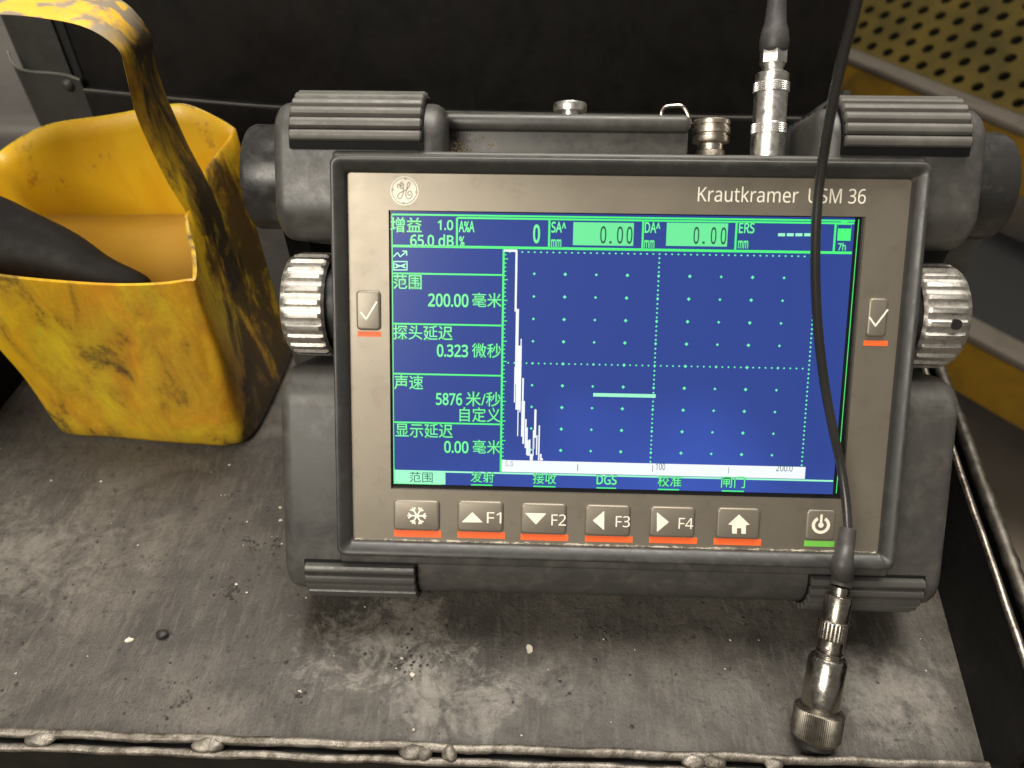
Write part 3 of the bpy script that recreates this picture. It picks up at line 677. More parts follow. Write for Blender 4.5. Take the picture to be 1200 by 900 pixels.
# grid coordinates are regular on the glass
gx0, gy1 = F(590.3, 293.5); gx1 = (F(953, 297)[0] + F(943.5, 555)[0]) / 2; gy0 = F(589.3, 551)[1]; gyb = F(589.6, 539)[1]
lines = MB()
hline(lines, 458, 255.5, 1003, 258, 2.2, Z1) if False else None
yh = F(600, 256.2)[1]; yu = F(458, 251.2)[1]; yd = F(700, 291.8)[1]
lines.rect(-78, yu - .28, 76, yu + .28, Z1); lines.rect(F(536, 256)[0], yh - .3, 75.8, yh + .3, Z1); lines.rect(-77.8, yd - .42, 75.8, yd + .42, Z1)
for u in (535.5, 643.7, 753.5, 862.8, 978.8):
    x = F(u, 270)[0]; lines.rect(x - .34, yd, x + .34, yh, Z1)
x = F(997.5, 270)[0]
for v in (320.4, 379.4, 438, 494.8):
    y = F(470, v)[1]; lines.rect(-77.8, y - .28, gx0, y + .28, Z1)
lines.rect(gx0 - .34, gy0 - .5, gx0 + .34, gy1 + .4, Z1)
ym = F(470, 551.2)[1]; 
for k in range(52):      # tick marks along the left axis
    y = gyb + (gy1 - gyb) * k / 52; lines.rect(gx0, y - .18, gx0 + (1.5 if k % 5 == 0 else .95), y + .18, Z1)
lines.rect(-78.1, ly0 + .1, -77.7, ly0 + 6, Z1); lines.rect(-78.15, ly0, -61, ly0 + .45, Z1)  # text glow mirrored in the window edge, drawn as emissive strips
for u0, u1 in ((552, 577), (625, 651), (699, 722), (771, 796), (846, 872)):
    a = F(u0, 570)[0]; b = F(u1, 570)[0]; lines.rect(a, ly0 + .05, b, ly0 + .5, Z1)
lines.rect(-78.15, ly0 + 1, -77.85, ly1 - 1, Z1)
lines.rect(77.1, SY0 + 2, 77.35, SY1 - .8, ZS + .0)  # highlight on the window edge drawn as an emissive line
part(lines, 'screen_lines', M['e_green'], scr, 0)
# pale baseline bar and cyan rule
mb = MB(); yb0 = F(590, 553)[1]; mb.rect(-77.8, yb0 - .75, 75.8, yb0 - .15, Z1); part(mb, 'baseline_rule', M['e_cyan'], scr, 0)
mb = MB(); bx1 = F(944, 548)[0]; mb.rect(gx0 + .3, yb0 + .05, bx1, gyb, Z2); part(mb, 'scale_bar', M['e_white'], scr, 0)
# grid dots
mb = MB()
def dot(x, y, r): mb.add([(x - r, y, Z1), (x, y - r, Z1), (x + r, y, Z1), (x, y + r, Z1)], [(0, 1, 2, 3)])
DX = (gx1 - gx0) / 10; DY = (gy1 - gy0) / 10
for i in range(1, 10):
    for j in range(1, 10):
        if gy0 + j * DY > gyb + 1: dot(gx0 + i * DX, gy0 + j * DY, 0.62 if i % 2 == 0 else 0.5)
for k in range(1, 50):
    if k % 5: dot(gx0 + k * DX / 5, gy0 + 5 * DY, 0.36)
for k in range(1, 50): mb.rect(gx0 + k * DX / 5 - .3, gy1 - .65, gx0 + k * DX / 5 + .3, gy1 - .2, Z1)
for c_ in (5, 10):
    y = gyb + .6
    while y < gy1 - .4: dot(gx0 + c_ * DX, y, 0.40); y += DY / 5
part(mb, 'grid_dots', M['e_dot'], scr, 0)
# measuring gate
mb = MB(); a = F(695, 466); b = F(768.5, 460.5); ya = (F(695, 463.3)[1] + F(768, 463.3)[1]) / 2; mb.rect(a[0], ya - .62, b[0], ya + .62, Z2); part(mb, 'gate_bar', M['e_cyan'], scr, 0)
# echo trace
mb = MB()
def col(u0, u1, v0, v1): box(mb, u0, v0, u1, v1, Z3)
for c_ in ((603, 606.6, 293.5, 365), (603.2, 608.2, 362, 450), (602.2, 604.2, 430, 471.5), (606, 608.4, 440, 511), (608.6, 611.4, 397, 483), (604, 611.5, 405, 480), (610.5, 612.9, 470, 511.6), (611, 614, 443, 500), (612, 615.2, 470, 520), (614.8, 617.2, 491, 525), (616.5, 618.6, 501, 533), (617.8, 619.6, 516, 534), (619.4, 621.7, 515, 534), (620.8, 624.6, 532, 539.5), (624, 625.8, 504, 534), (625.6, 628.8, 480, 513), (626.2, 627.6, 479, 526), (628, 630, 510, 533), (630.4, 632.9, 498.5, 539.5), (632.6, 634.8, 532, 539.5), (634.6, 636.2, 537, 539.5)): col(*c_)
box(mb, 591, 292.4, 606, 295, Z3)
part(mb, 'echo_trace', M['e_white'], scr, 0)
# value boxes
for (u0, v0, u1, v1) in ((671.3, 261.3, 743, 287.2), (780.3, 261.8, 853.4, 288)):
    mb = MB(); box(mb, u0, v0, u1, v1, Z1); part(mb, 'value_box', M['e_pale'], scr, 0)
mb = MB(); box(mb, 462.5, 552.6, 522, 566.3, Z2); part(mb, 'menu_highlight', M['e_cyan'], scr, 0)
# text: a deep green halo of the display behind each word, then the word
words = [('增益', 457.8, 255, 494, 272), ('1.0', 513, 258, 531, 269.5), ('65.0 dB', 480.8, 275, 531.7, 288.5), ('A%A', 537.6, 259, 556, 272), ('%', 538, 277, 544.3, 289),
 ('SA^', 646, 260, 663.5, 272.5), ('mm', 645.6, 280.5, 657.8, 289.7), ('DA^', 755.4, 260.4, 774, 272.8), ('mm', 754.8, 281.5, 767, 290.3), ('ERS', 865.6, 261, 884.6, 273.2), ('mm', 864.6, 282, 877, 291),
 ('范围', 461, 321.8, 494, 338.6), ('200.00', 501.8, 344.6, 549, 359.2), ('毫米', 553.5, 343.5, 588, 359.8), ('探头延迟', 461, 382, 530.5, 397.8), ('0.323', 512, 404, 548.5, 418), ('微秒', 553, 402.8, 587.3, 419),
 ('声速', 462, 440, 495.8, 456), ('5876', 511, 461, 541.5, 474.5), ('米/秒', 546, 459.5, 586.8, 475.8), ('自定义', 538.5, 478, 586.6, 494), ('显示延迟', 463.3, 497, 530.6, 512.2), ('0.00', 520.5, 517.2, 549, 530.6), ('毫米', 554, 516, 586.8, 531.4),
 ('发射', 551.5, 553.6, 579, 565), ('接收', 624.4, 554.8, 652, 566.8), ('DGS', 699, 557.2, 723, 567.6), ('校准', 770.5, 557.2, 798.8, 570), ('闸门', 844.8, 558, 873.6, 571.4), ('7h', 981.6, 284.6, 991.6, 293.4)]
def word(s_, u0, v0, u1, v1, bold, halo=True):
    mb = MB()
    if halo: text(mb, s_, u0 - .5, v0 - .5, u1 + .6, v1 + .6, Z2 - .012, 0.035); mb.mi = [1] * len(mb.f)
    text(mb, s_, u0, v0, u1, v1, Z3, bold)
    part(mb, 'screen_word', [M['e_word'], M['e_shade']], scr, 0)
for (s_, u0, v0, u1, v1) in words: word(s_, u0, v0, u1, v1, 0.02 if ord(s_[0]) < 256 else 0.002)
word('0', 624.6, 263, 633, 285, 0.03)
mb = MB(); box(mb, 981, 262, 997.5, 263.2, Z3); box(mb, 981, 262, 982.4, 282, Z3); box(mb, 996.2, 262, 997.5, 282, Z3); box(mb, 981, 268, 997.5, 282, Z3); box(mb, 985.5, 259.6, 993, 262, Z3)
part(mb, 'battery_symbol', M['e_green'], scr, 0)
for k in range(4): mb = MB(); box(mb, 911.6 + 10.2 * k, 273.4, 920.0 + 10.2 * k, 276.8, Z3); part(mb, 'reading_dash', M['e_cyan'], scr, 0)
P_ = lambda pts: [F(u, v) for u, v in pts]
mb = MB()
for k, (a, b) in enumerate((((461, 301), (466, 296)), ((466, 296), (469, 301)), ((469, 301), (476.5, 294.5)), ((471.5, 294.2), (476.8, 294.2)), ((476.6, 294.2), (476.6, 299.5)))): ribbon(mb, P_([a, b]), 0.4, Z3 + .002 * k, 1)
part(mb, 'menu_symbol', M['e_cyan'], scr, 0); mb = MB()
for k, (a, b) in enumerate((((461, 306.5), (477.5, 306.5)), ((461, 316.3), (477.5, 316.3)), ((461.6, 306.5), (461.6, 316.3)), ((477, 306.5), (477, 316.3)), ((463, 309.2), (475.5, 314)), ((463, 314), (475.5, 309.2)), ((464, 311.6), (474.5, 311.6)))): ribbon(mb, P_([a, b]), 0.38, Z3 + .002 * k, 1)
part(mb, 'menu_symbol', M['e_cyan'], scr, 0)
def ink(items):
    mb = MB()
    for it in items:
        if len(it) == 4: box(mb, *it, Z3)
        else: text(mb, it[0], *it[1:5], Z3, it[5])
    part(mb, 'reading', M['e_ink'], scr, 0)
ink([('0', 703, 265, 711, 285.3, .012), (714, 282.6, 716.8, 285.4), ('0', 722.6, 265.3, 730.6, 285.6, .012), ('0', 733.8, 265.5, 741.6, 285.8, .012)])
ink([('0', 812.2, 265.8, 820, 286, .012), (823, 283, 825.8, 285.8), ('0', 832.4, 266.2, 840.2, 286.2, .012), ('0', 844, 266.4, 851.8, 286.5, .012)])
ink([('范围', 480, 553.4, 507, 565, 0)])
ink([('0', 592.2, 540.4, 594.8, 546.4, -.01), (596, 545.2, 597, 546.4), ('0', 598.4, 540.4, 601.2, 546.4, -.01)])
ink([('100', 768.4, 543, 779.6, 550.6, 0)]); ink([('200.0', 909.4, 545, 929.2, 552.2, 0)])
for u, v in ((677, 548), (764.8, 549), (853.8, 551)):
    mb = MB(); box(mb, u - .5, v - 4, u + .5, v + 3.6, Z3); part(mb, 'scale_tick', M['e_ink'], scr, 0)

# ---------------- buttons
def button(u0, v0, u1, v1, bar, barm, label=None, raised=1.0):
    a = face(u0, v1, raised); b = face(u1, v0, raised); mb = MB()
    mb.prism(rrect(a.x, a.y, b.x, b.y, 1.5, 4), -0.3, raised, 0.8, 3, only_top=True)
    o = part(mb, 'button', M['button'], smooth=50)
    if label: o['label'] = label
    p = face(bar[0], bar[3]); q = face(bar[2], bar[1]); mb = MB(); mb.prism([(p.x, p.y), (q.x, p.y), (q.x, q.y), (p.x, q.y)], 0.0, 0.12); part(mb, 'colour_bar', barm, o, 0)
    return o
def icon(mb, o): part(mb, 'icon', M['cream'], o, 0)
ZB = 1.06
def poly(mb, pts, z=ZB):
    q = [face(u, v, z) for u, v in pts]; mb.add([(p.x, p.y, z) for p in q], [tuple(range(len(q)))])
def rpoly(mb, pts, r=1.2, z=ZB):   # polygon with slightly rounded corners
    out = []; n = len(pts)
    for i in range(n):
        p0, p1, p2 = Vector(pts[i - 1]), Vector(pts[i]), Vector(pts[(i + 1) % n])
        a = p1 + (p0 - p1).normalized() * r; b = p1 + (p2 - p1).normalized() * r
        out += [tuple(a), tuple(p1 * .5 + (a + b) * .25), tuple(b)]
    poly(mb, out, z)
o = button(461, 587.3, 515, 621.6, (462, 622, 517, 628.6), M['orange'], 'snowflake freeze button')
mb = MB(); c = face(488.6, 604.4, ZB)
for k in range(6):
    a = k * pi / 3; d = Vector((cos(a), sin(a))); n_ = Vector((-d.y, d.x)); e = Vector((c.x, c.y))
    L = 3.4; ribbon(mb, [tuple(e), tuple(e + d * L)], 0.6, ZB + .002 * k, 1)
    for s_ in (-1, 1):
        b0 = e + d * 2.0; ribbon(mb, [tuple(b0), tuple(b0 + d * 1.05 + n_ * s_ * 1.0)], 0.5, ZB + .014 + .002 * k + .001 * s_, 1)
icon(mb, o)
o = button(535.7, 588.3, 590, 623, (536, 624, 591.8, 630), M['orange'], 'F1 up-arrow button'); mb = MB(); rpoly(mb, [(553.5, 600), (566, 612.3), (540.8, 612)]); text(mb, 'F1', 570.5, 600.5, 587.6, 613, ZB); icon(mb, o)
o = button(610, 591, 664.3, 625.8, (610, 626.8, 666, 632.6), M['orange'], 'F2 down-arrow button'); mb = MB(); rpoly(mb, [(615, 601), (640.5, 601.6), (628, 614.8)]); text(mb, 'F2', 646, 603, 663.5, 615.6, ZB); icon(mb, o)
o = button(685, 593, 739.5, 628, (685.3, 629, 741.4, 634.5), M['orange'], 'F3 left-arrow button'); mb = MB(); rpoly(mb, [(708.2, 598.5), (708, 621.5), (694.5, 610)]); text(mb, 'F3', 721.3, 605, 738.5, 617.6, ZB); icon(mb, o)
o = button(760.8, 595, 815.5, 629.7, (760.4, 630.2, 817, 636), M['orange'], 'F4 right-arrow button'); mb = MB(); rpoly(mb, [(769.8, 600), (784, 611.8), (769.8, 623.6)]); text(mb, 'F4', 795, 607.2, 812.8, 619.6, ZB); icon(mb, o)
o = button(839, 596.4, 892, 631.4, (836, 632, 892, 638), M['orange'], 'home button'); mb = MB()
poly(mb, [(866, 602.8), (878.5, 614.8), (874.2, 615.6), (874, 625.6), (868.8, 625.5), (868.6, 619), (863.6, 619), (863.4, 625.4), (858, 625.2), (857.8, 615.3), (853.2, 614.6)]); icon(mb, o)
o = button(943, 598, 981, 633.6, (942, 634.3, 977.8, 640), M['green_bar'], 'power button with green bar', 0.35); mb = MB(); c = face(962, 615.4, .4)
disc(mb, c.x, c.y, 2.05, 3.15, .42, 36, 118, 422); c2 = face(962.4, 609, .4); mb.rect(c2.x - .42, c2.y - 1.3, c2.x + .42, c2.y + 1.9, .425); disc(mb, c.x, c.y, 0, .95, .43, 20); icon(mb, o)
o = button(417.5, 340.5, 445.5, 387, (419, 388.6, 446.6, 394.2), M['orange'], 'left tick button'); mb = MB()
def tick(mb, pts): ribbon(mb, [(face(u, v, ZB).x, face(u, v, ZB).y) for u, v in pts], 0.62, ZB, 1)
tick(mb, [(422.5, 365.5), (429.5, 375)]); tick(mb, [(428.8, 374.6), (441.5, 353.5)]); icon(mb, o)
o = button(1015, 349.6, 1042.4, 395, (1011.5, 399.4, 1040.5, 405), M['orange'], 'right tick button'); mb = MB()
tick(mb, [(1018.6, 371.5), (1026.6, 382.6)]); tick(mb, [(1025.8, 382), (1040.6, 362.6)]); icon(mb, o)

# ---------------- ribbed rubber pads on the shoulders and feet
def pad(name, x0, x1, cy_, cz, R, a0, a1, n, m, flip, rib_r):
    # base skin following the rounded edge, then one bar per rib; angle measured from the front (z) towards the top (y)
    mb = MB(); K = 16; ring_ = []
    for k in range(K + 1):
        lo_a = a0 - (9 if flip > 0 else 3); a = radians(lo_a + (a1 + 4 - lo_a) * k / K); ring_.append((cy_ + flip * R * sin(a), cz + R * cos(a)))  # skin runs past the lowest grip rib as a painted shadow gap
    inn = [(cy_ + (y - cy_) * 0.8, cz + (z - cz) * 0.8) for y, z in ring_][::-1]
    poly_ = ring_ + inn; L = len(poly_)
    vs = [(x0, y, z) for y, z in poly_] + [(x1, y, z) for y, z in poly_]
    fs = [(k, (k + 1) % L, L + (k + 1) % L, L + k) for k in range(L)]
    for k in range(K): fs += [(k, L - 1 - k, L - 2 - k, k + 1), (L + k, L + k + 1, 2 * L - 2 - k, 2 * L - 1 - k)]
    mb.add(vs, fs); p = part(mb, name, M['pad_shade'], smooth=50)
    for k in range(n):
        a = radians(a0 + (a1 - a0) * (k + .5) / n); c_ = Vector((0, cy_ + flip * (R + .1) * sin(a), cz + (R + .1) * cos(a)))
        rad = Vector((0, flip * sin(a), cos(a))); tan = Vector((0, flip * cos(a), -sin(a)))
        hw = radians((a1 - a0) / n) * R * 0.5 * 0.9; mb = MB(); sec = []
        for q in ((-1, -0.6), (-1, .35), (-.72, .8), (-.2, 1.0), (.35, 1.0), (.8, .75), (1, .3), (1, -.6)): sec.append(c_ + tan * hw * q[0] + rad * rib_r * q[1])
        ins = 0.5; L2 = len(sec)
        xs_ = [x0 + .4, x0 + .4 + ins, x1 - .4 - ins, x1 - .4]; vs = []
        for xi, x in enumerate(xs_):
            for s_ in sec:
                q = s_ if xi in (1, 2) else c_ + (s_ - c_) * 0.72
                vs.append((x, q.y, q.z))
        fs = [(r_ * L2 + k2, r_ * L2 + (k2 + 1) % L2, (r_ + 1) * L2 + (k2 + 1) % L2, (r_ + 1) * L2 + k2) for r_ in range(3) for k2 in range(L2)] + [tuple(range(L2))[::-1], tuple(3 * L2 + k2 for k2 in range(L2))]
        mb.add(vs, fs); part(mb, 'rib', m, p, 35)
    return p
SCY, SCZ, SR = 75.7, -17.2, 15.3
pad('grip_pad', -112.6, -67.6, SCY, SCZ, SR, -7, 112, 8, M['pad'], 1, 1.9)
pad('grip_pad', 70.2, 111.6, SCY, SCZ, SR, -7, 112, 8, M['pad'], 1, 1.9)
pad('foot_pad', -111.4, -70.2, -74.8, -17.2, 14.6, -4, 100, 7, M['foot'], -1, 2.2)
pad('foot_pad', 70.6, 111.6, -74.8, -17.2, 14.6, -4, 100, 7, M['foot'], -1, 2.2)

# ---------------- carrying handle: hubs, arms, bar on the floor behind
HY, HZ, HR = 65.5, -37, 19.5
for sx, xin, xo in ((-1, 118.2, 136.6), (1, 117.8, 139.4)):
    mb = MB(); mb.lathe([(HR - 2.6, 0), (HR - 2.6, 1.2), (HR, 1.3), (HR, xo - xin - 2.4), (HR - 0.7, xo - xin - .8), (HR - 2.4, xo - xin), (HR - 8, xo - xin + .3)], 56, axis_mtx((sx * xin, HY, HZ), (sx, 0, 0)))
    part(mb, 'handle_hub', M['hub'])
end = Vector((0, -44, -112)); hub_ = Vector((0, HY, HZ)); dd = (end - hub_).normalized()
mb = MB()
for sx in (-1, 1):
    x = sx * 131; nn = Vector((0, -dd.z, dd.y))
    secs = []
    for t in (0.0, 0.12, 0.5, 0.9, 1.0):
        wdt = 14 - 5 * t; c_ = hub_.lerp(end, t); secs.append([(x + dx, *(c_ + nn * wdt * s_).yz) for dx, s_ in ((-5, -1), (5, -1), (5, 1), (-5, 1))])
    vs = [p for s_ in secs for p in s_]; fs = [(r_ * 4 + k, r_ * 4 + (k + 1) % 4, (r_ + 1) * 4 + (k + 1) % 4, (r_ + 1) * 4 + k) for r_ in range(4) for k in range(4)] + [(3, 2, 1, 0), (16, 17, 18, 19)]
    mb.add(vs, fs)
mb.tube([(-136, end.y, end.z), (136, end.y, end.z)], 8.5, 20); part(mb, 'carrying_handle', M['housing'], smooth=50)

# ---------------- side knobs, cast aluminium with lengthwise ridges
def knob(sx, x_in, x_out, y, z, R, hole):
    mb = MB(); NT = 25; L = x_out - x_in; vs = []; fs = []; per = 6
    rad = []
    for i in range(NT * per):
        k = i % per; rad.append((R, R, R - .12, R - 1.05, R - 1.15, R - 1.05)[k])
    offa = radians(3)
    prof = [(0.0, .90), (0.06, .97), (.12, 1), (.72, 1.0), (.86, .975), (.96, .92), (1.0, .86)]
    n = NT * per
    m_ = axis_mtx((sx * x_in, y, z), (sx, 0, 0), (0, 0, 1))
    for (t, s_) in prof:
        for i in range(n):
            a = 2 * pi * i / n + offa; r_ = min(rad[i], R * s_); vs.append(m_ @ Vector((r_ * cos(a), r_ * sin(a), t * L)))
    for k in range(len(prof) - 1):
        for i in range(n): j = (i + 1) % n; fs.append((k * n + i, k * n + j, (k + 1) * n + j, (k + 1) * n + i))
    vs2 = [m_ @ Vector((R * .86 * .9 * cos(2 * pi * i / n + offa), R * .86 * .9 * sin(2 * pi * i / n + offa), L + .3)) for i in range(n)]
    base_ = len(vs); vs += vs2
    for i in range(n): j = (i + 1) % n; fs.append(((len(prof) - 1) * n + i, (len(prof) - 1) * n + j, base_ + j, base_ + i))
    fs.append(tuple(base_ + i for i in range(n)))
    mb.add(vs, fs); o = part(mb, 'adjustment_knob', M['alu'], smooth=28)
    if hole:
        p = face(1120, 380, z + R * .97); a = atan2(p.y - y, R * .97)
        d = Vector((0, sin(a), cos(a))); c_ = Vector((p.x, y + d.y * (R + .06), z + d.z * (R + .06)))
        mb = MB(); mb.lathe([(1.8, -3), (1.8, .25), (.2, .25)], 18, axis_mtx(c_, d)); part(mb, 'set_screw', M['seam'], o)
    mb = MB(); mb.lathe([(R * .8, 0), (R * .8, 9)], 32, axis_mtx((sx * (x_in - 8), y, z), (sx, 0, 0))); part(mb, 'knob_collar', M['dark'], o)
    return o
knob(-1, 102.5, 118.2, 18.6, -20.5, 18.9, False); knob(1, 102.5, 119.0, 18.4, -20.5, 18.9, True)

# ---------------- top deck: battery cover, thumbscrew, wire loop, spare socket
mb = MB(); mb.rbox(-62.5, 24.0, 69, 84.0, -62, -23, 1.2, 3); cov = part(mb, 'battery_cover', M['housing'])
mb = MB(); mb.rbox(-63.5, 24.5, 81.2, 87.2, -60, -19.5, 2.7, 5); part(mb, 'cover_lip', M['housing'], cov)
rnd = random.Random(9); mb = MB()
for i in range(90):      # dried crumbs caught at the left end of the cover
    x = -60.5 + abs(rnd.gauss(0, 6)); y = 72 + rnd.uniform(0, 8); r = rnd.uniform(.12, .38)
    mb.add([(x - r, y - r * .7, -22.95), (x + r, y - r, -22.95), (x + r * .8, y + r, -22.95), (x - r, y + r * .8, -22.95), (x, y, -22.95 + r)], [(0, 1, 4), (1, 2, 4), (2, 3, 4), (3, 0, 4)])
M['crumb'] = mat('dried_dirt', (0.24, 0.17, 0.08), 0.6)[0]
tag(part(mb, 'caked_dirt', M['crumb'], cov, 0), kind='stuff')
tx = face(668, 125, -38); mb = MB(); mb.lathe([(3.4, -10), (3.4, 1.6), (3.4, 1.7), (6.0, 1.75), (6.3, 2.3), (6.3, 4.2), (5.9, 4.8), (2, 5.0)], 72, axis_mtx((tx.x, 89.2, -38), (0, 1, 0)), teeth={4: .35, 5: .35}); part(mb, 'thumbscrew', M['nickel'], smooth=50)
lp = [face(u, v, -34) for u, v in ((775, 140), (775.5, 131), (780, 125.5), (788, 124.2), (797, 124), (802, 127), (806, 135), (809, 145))]
mb = MB(); mb.tube(crom([tuple(p) for p in lp], 6), 0.75, 8); part(mb, 'wire_loop', M['steel_dark'])
sx_ = face(833, 160, -28); mb = MB(); mb.lathe([(5.2, -14), (5.2, 0), (5.0, .3), (4.6, .6), (4.6, 2.6), (5.2, 2.9), (6.3, 3.1), (6.55, 3.5), (6.55, 5.2), (6.1, 5.45), (6.1, 6.1), (6.7, 6.4), (6.7, 8.4), (6.2, 8.6), (6.2, 9.2), (6.6, 9.4), (6.6, 10.6), (6.2, 11), (1, 11)], 40, axis_mtx((sx_.x, 75.6, -28), (0, 1, 0))); part(mb, 'spare_socket', M['socket'])
# notched grip strip beside the right shoulder
g0 = face(905, 156, -40); g1 = face(994, 103, -40); pl = [(g0.x, 66), (g0.x, g0.y)]
for k in range(1, 29):
    t = k / 28; x = g0.x + (g1.x - g0.x) * t; y = g0.y + (g1.y - g0.y) * (t ** 1.25); pl += [(x - .35, y - (0.0 if k % 2 else .9)), (x, y + (0.0 if k % 2 else -.9))]
pl += [(g1.x + 1, g1.y - 1), (g1.x + 1, 66)]
mb = MB(); mb.prism(pl, -58, -40); part(mb, 'notched_grip', M['dark'], smooth=0)
mb = MB(); pq = [face(u, v, -30) for u, v in ((946, 190), (957, 133), (984, 110), (1003, 116), (1003, 190))]; mb.prism([(p.x, p.y) for p in pq], -52, -30, 1.2, 2); part(mb, 'shoulder_flank', M['bezel'])

# ================================================================== probe lead and probe
PLZ = -27.0
pa = face(899.5, 172, PLZ)
lead = empty('probe_lead', dev2w((pa.x, 74, PLZ)), 'thin black probe lead with metal plugs, looping from the instrument top across its screen', 'cable')
LO = tuple(dev2w((pa.x, 74, PLZ)))
ax = D2W @ Vector((0, 1, 0)); rx = Vector((1, 0, 0))
def at_top(y): return dev2w((pa.x, y, PLZ))
pm = axis_mtx(at_top(70), ax, rx)
ytop = lambda v: face(902, v, PLZ).y - 70
k1, k2, k3, k4, k5, k6, k7 = (ytop(v) for v in (158, 145, 110, 97, 86, 74, 59))
mb = MB(); mb.lathe([(6.0, -1), (6.0, k1 - .4), (5.75, k1 - .2), (5.75, k1 + .1), (5.95, k1 + .2), (5.95, k2 - .2), (5.75, k2), (5.75, k3), (5.95, k3 + .2), (6.0, k3 + .4), (6.0, k4 - .2), (5.6, k4), (5.75, k4 + .4), (5.75, k5 - .4), (5.2, k5), (3.9, k5 + .3), (3.6, k5 + 1.4), (4.2, k6 - .3)], 48, pm); part_plug = mb.build('plug', M['nickel'], lead, LO, 35)
mb = MB()
def knurl(r, y0, y1, nr, nc, m_):
    vs = []; fs = []
    for j in range(nr):
        for i in range(nc):
            a = 2 * pi * i / nc; da = pi / nc * .62; ya = y0 + (y1 - y0) * (j + .15) / nr; yb = y0 + (y1 - y0) * (j + .85) / nr; o = len(vs)
            for (aa, yy, rr_) in ((a - da, ya, r), (a + da, ya, r), (a + da, yb, r), (a - da, yb, r), (a, (ya + yb) / 2, r + .28)): vs.append(m_ @ Vector((rr_ * cos(aa), rr_ * sin(aa), yy)))
            fs += [(o, o + 1, o + 4), (o + 1, o + 2, o + 4), (o + 2, o + 3, o + 4), (o + 3, o, o + 4)]
    return vs, fs
mb.add(*knurl(5.95, k1 + .2, k2 - .2, 5, 54, pm)); mb.add(*knurl(6.0, k3 + .4, k4 - .2, 5, 54, pm)); kn = mb.build('knurling', M['nickel'], part_plug, LO, 0)
mb = MB(); hx = [(4.75 * cos(pi / 6 + k * pi / 3), 4.75 * sin(pi / 6 + k * pi / 3)) for k in range(6)]; mb.prism(hx, k6 - .4, k7, .35, 2, pm); mb.build('hex_nut', M['nickel'], lead, LO, 30)
mb = MB(); kb = k7; mb.lathe([(4.2, kb - 1), (5.0, kb + .2), (5.1, kb + 3), (4.7, kb + 6), (3.8, kb + 9), (3.3, kb + 15), (3.1, kb + 24), (1.7, kb + 25)], 32, pm); mb.build('strain_relief', M['boot'], lead, LO, 60)
# bottom end: probe leaning on the front edge of the instrument
Bc = on_z(958, 846, 7.0); Tc = on_y(984.5, 690, -47.5)
pax = (Tc - Bc).normalized(); plen = (Tc - Bc).length
mt2 = axis_mtx(Bc, pax, rx)
def along(v):      # distance along the probe axis seen at photo height v
    best = min(range(-200, 801), key=lambda i: abs(proj_v(Bc + pax * i * .1) - v)); return best * .1
RDT = C2W.transposed()
def proj_v(P): c_ = RDT @ (P - CAM); return FPX * c_.y / c_.z + 450
q_base, q_shoulder, q_top, q_s0, q_k0, q_k1, q_sl, q_r = (along(v) for v in (864, 829, 768, 765, 749, 726, 697, 687))
rb, rm = 8.3, 6.4
probe = empty('ultrasonic_probe', on_z(958, 862, 0), 'short round steel ultrasonic probe with ribbed base lying in front of the instrument', 'probe')
QO = tuple(on_z(958, 862, 0))
mb = MB(); mb.lathe([(rm - .6, q_shoulder - 3), (rm, q_shoulder - 2), (rm, q_top - 1.6), (rm - .8, q_top - .4), (rm - 2.2, q_top), (4.4, q_top + .3), (4.4, q_top + 1.4)], 48, mt2); mb.build('probe_body', M['probe'], probe, QO, 40)
mb = MB(); n_t = 152; mb.lathe([(rb - 3, q_base - 1.3), (rb - 1.6, q_base - .8), (rb - .9, q_base), (rb - .35, q_base + .5), (rb, q_base + 1.1), (rb, q_shoulder - .9), (rb - .25, q_shoulder - .35), (rb - .8, q_shoulder), (rm - .2, q_shoulder + .1)], n_t, mt2, teeth={4: .3, 5: .3}); mb.build('ribbed_collar', M['collar'], probe, QO, 30)
mb = MB(); mb.lathe([(rb - 3, q_base - 2.4), (rb - 1.9, q_base - 2.3), (rb - 1.7, q_base - .6), (rb - 3, q_base - .3)], 48, mt2); mb.build('probe_face', M['dark'], probe, QO)
mb = MB(); mb.lathe([(4.2, q_s0 - .6), (4.2, q_s0 + .4), (3.7, q_s0 + .6), (3.7, q_s0 + 1.0), (4.25, q_s0 + 1.3), (4.25, q_k0 + .5)], 40, mt2); sk = mb.build('socket_barrel', M['steel_dark'], probe, QO, 40)
vd = (CAM - Bc); vd = (vd - pax * vd.dot(pax)).normalized(); vd = (Matrix.Rotation(radians(-12), 3, pax) @ vd)
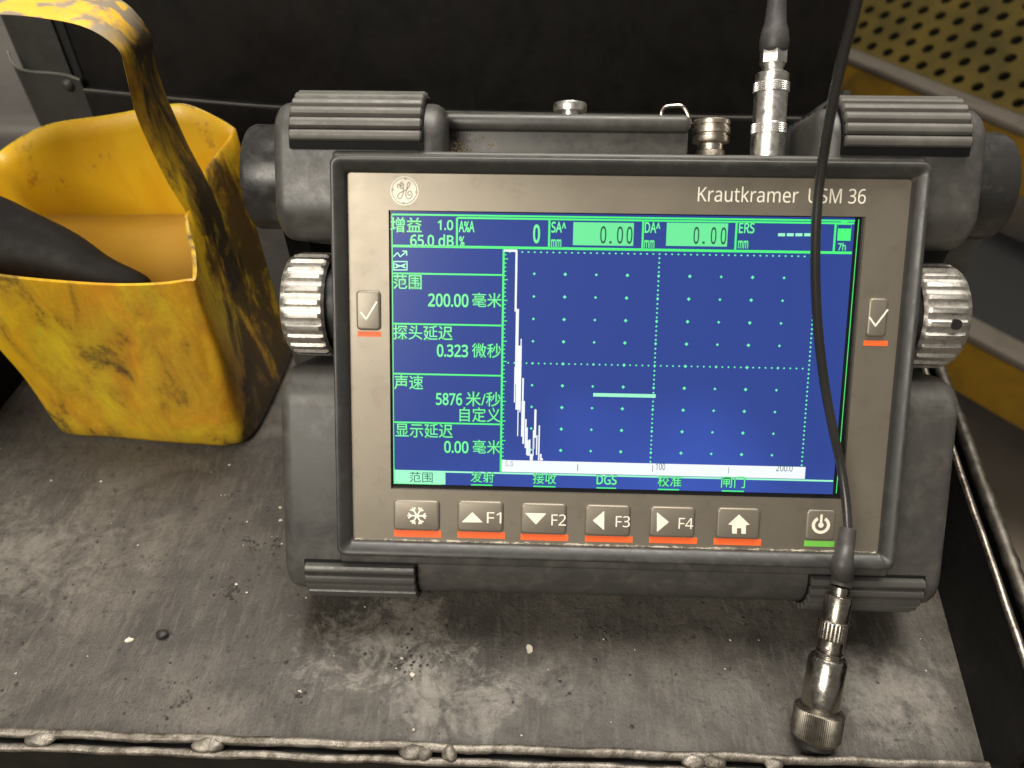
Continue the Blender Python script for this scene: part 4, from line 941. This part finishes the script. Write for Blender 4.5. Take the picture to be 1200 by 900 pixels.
mb = MB(); mb.lathe([(.95, -1), (.95, .45), (.6, .62), (.2, .7)], 14, axis_mtx(Bc + pax * (q_s0 + q_k0 + .3) / 2 + vd * 4.1, vd)); mb.build('bayonet_pin', M['nickel'], sk, QO)
mb = MB(); mb.lathe([(4.6, q_k0 + .2), (5.1, q_k0 + .6), (5.3, q_k0 + 1.0), (5.3, q_k1 - .9), (5.1, q_k1 - .4), (4.6, q_k1)], 64, mt2, teeth={2: .32, 3: .32}); mb.build('coupling_ring', M['steel_dark'], lead, LO, 30)
mb = MB(); mb.lathe([(4.4, q_k1 - .6), (4.45, q_k1 + .2), (4.45, q_sl - .5), (4.1, q_sl), (3.0, q_sl + .1), (3.0, q_sl + .6), (3.25, q_sl + .8), (3.25, q_r - .1), (2.9, q_r + .2)], 40, mt2); mb.build('plug_barrel', M['steel_dark'], lead, LO, 35)
# boot and cable
bt = [Bc + pax * q_r, Bc + pax * (q_r + 4)] + [dev2w(face(u, v, z)) for u, v, z in ((986.5, 663, 17.5), (991, 640, 15.0), (993.2, 620, 12.5))]
bp = crom(bt, 6); nb = len(bp); rad_b = [3.5 + .35 * math.exp(-((i / nb - .42) / .12) ** 2) - .75 * min(1, max(0, (i / nb - .5) / .2)) for i in range(nb)]
mb = MB(); mb.tube(bp, rad_b, 20); mb.build('strain_relief', M['boot'], lead, LO, 60)
cp = [dev2w(face(u, v, z)) for u, v, z in ((992.6, 630, 13.7), (993.2, 618, 12.2), (991, 585, 9.5), (985, 545, 8.0), (975.5, 500, 8.5), (967, 455, 10), (960, 400, 12.5), (956, 340, 15), (955.8, 280, 17.5), (959, 225, 20), (966, 175, 24), (975, 125, 31), (988, 65, 40), (1001, 15, 47), (1012, -40, 53), (1018, -110, 58), (1012, -200, 58))]
cp += [dev2w((78, 178, 45)), dev2w((66, 190, 15)), dev2w((57, 178, -14)), dev2w((pa.x + .8, 150, PLZ)), at_top(70 + k7 + 28), at_top(70 + k7 + 20)]
mb = MB(); mb.tube(crom([tuple(p) for p in cp], 9), 1.5, 14); mb.build('cable', M['cable'], lead, LO, 60)

bpy.data.objects.remove(_to); bpy.data.curves.remove(_tc)
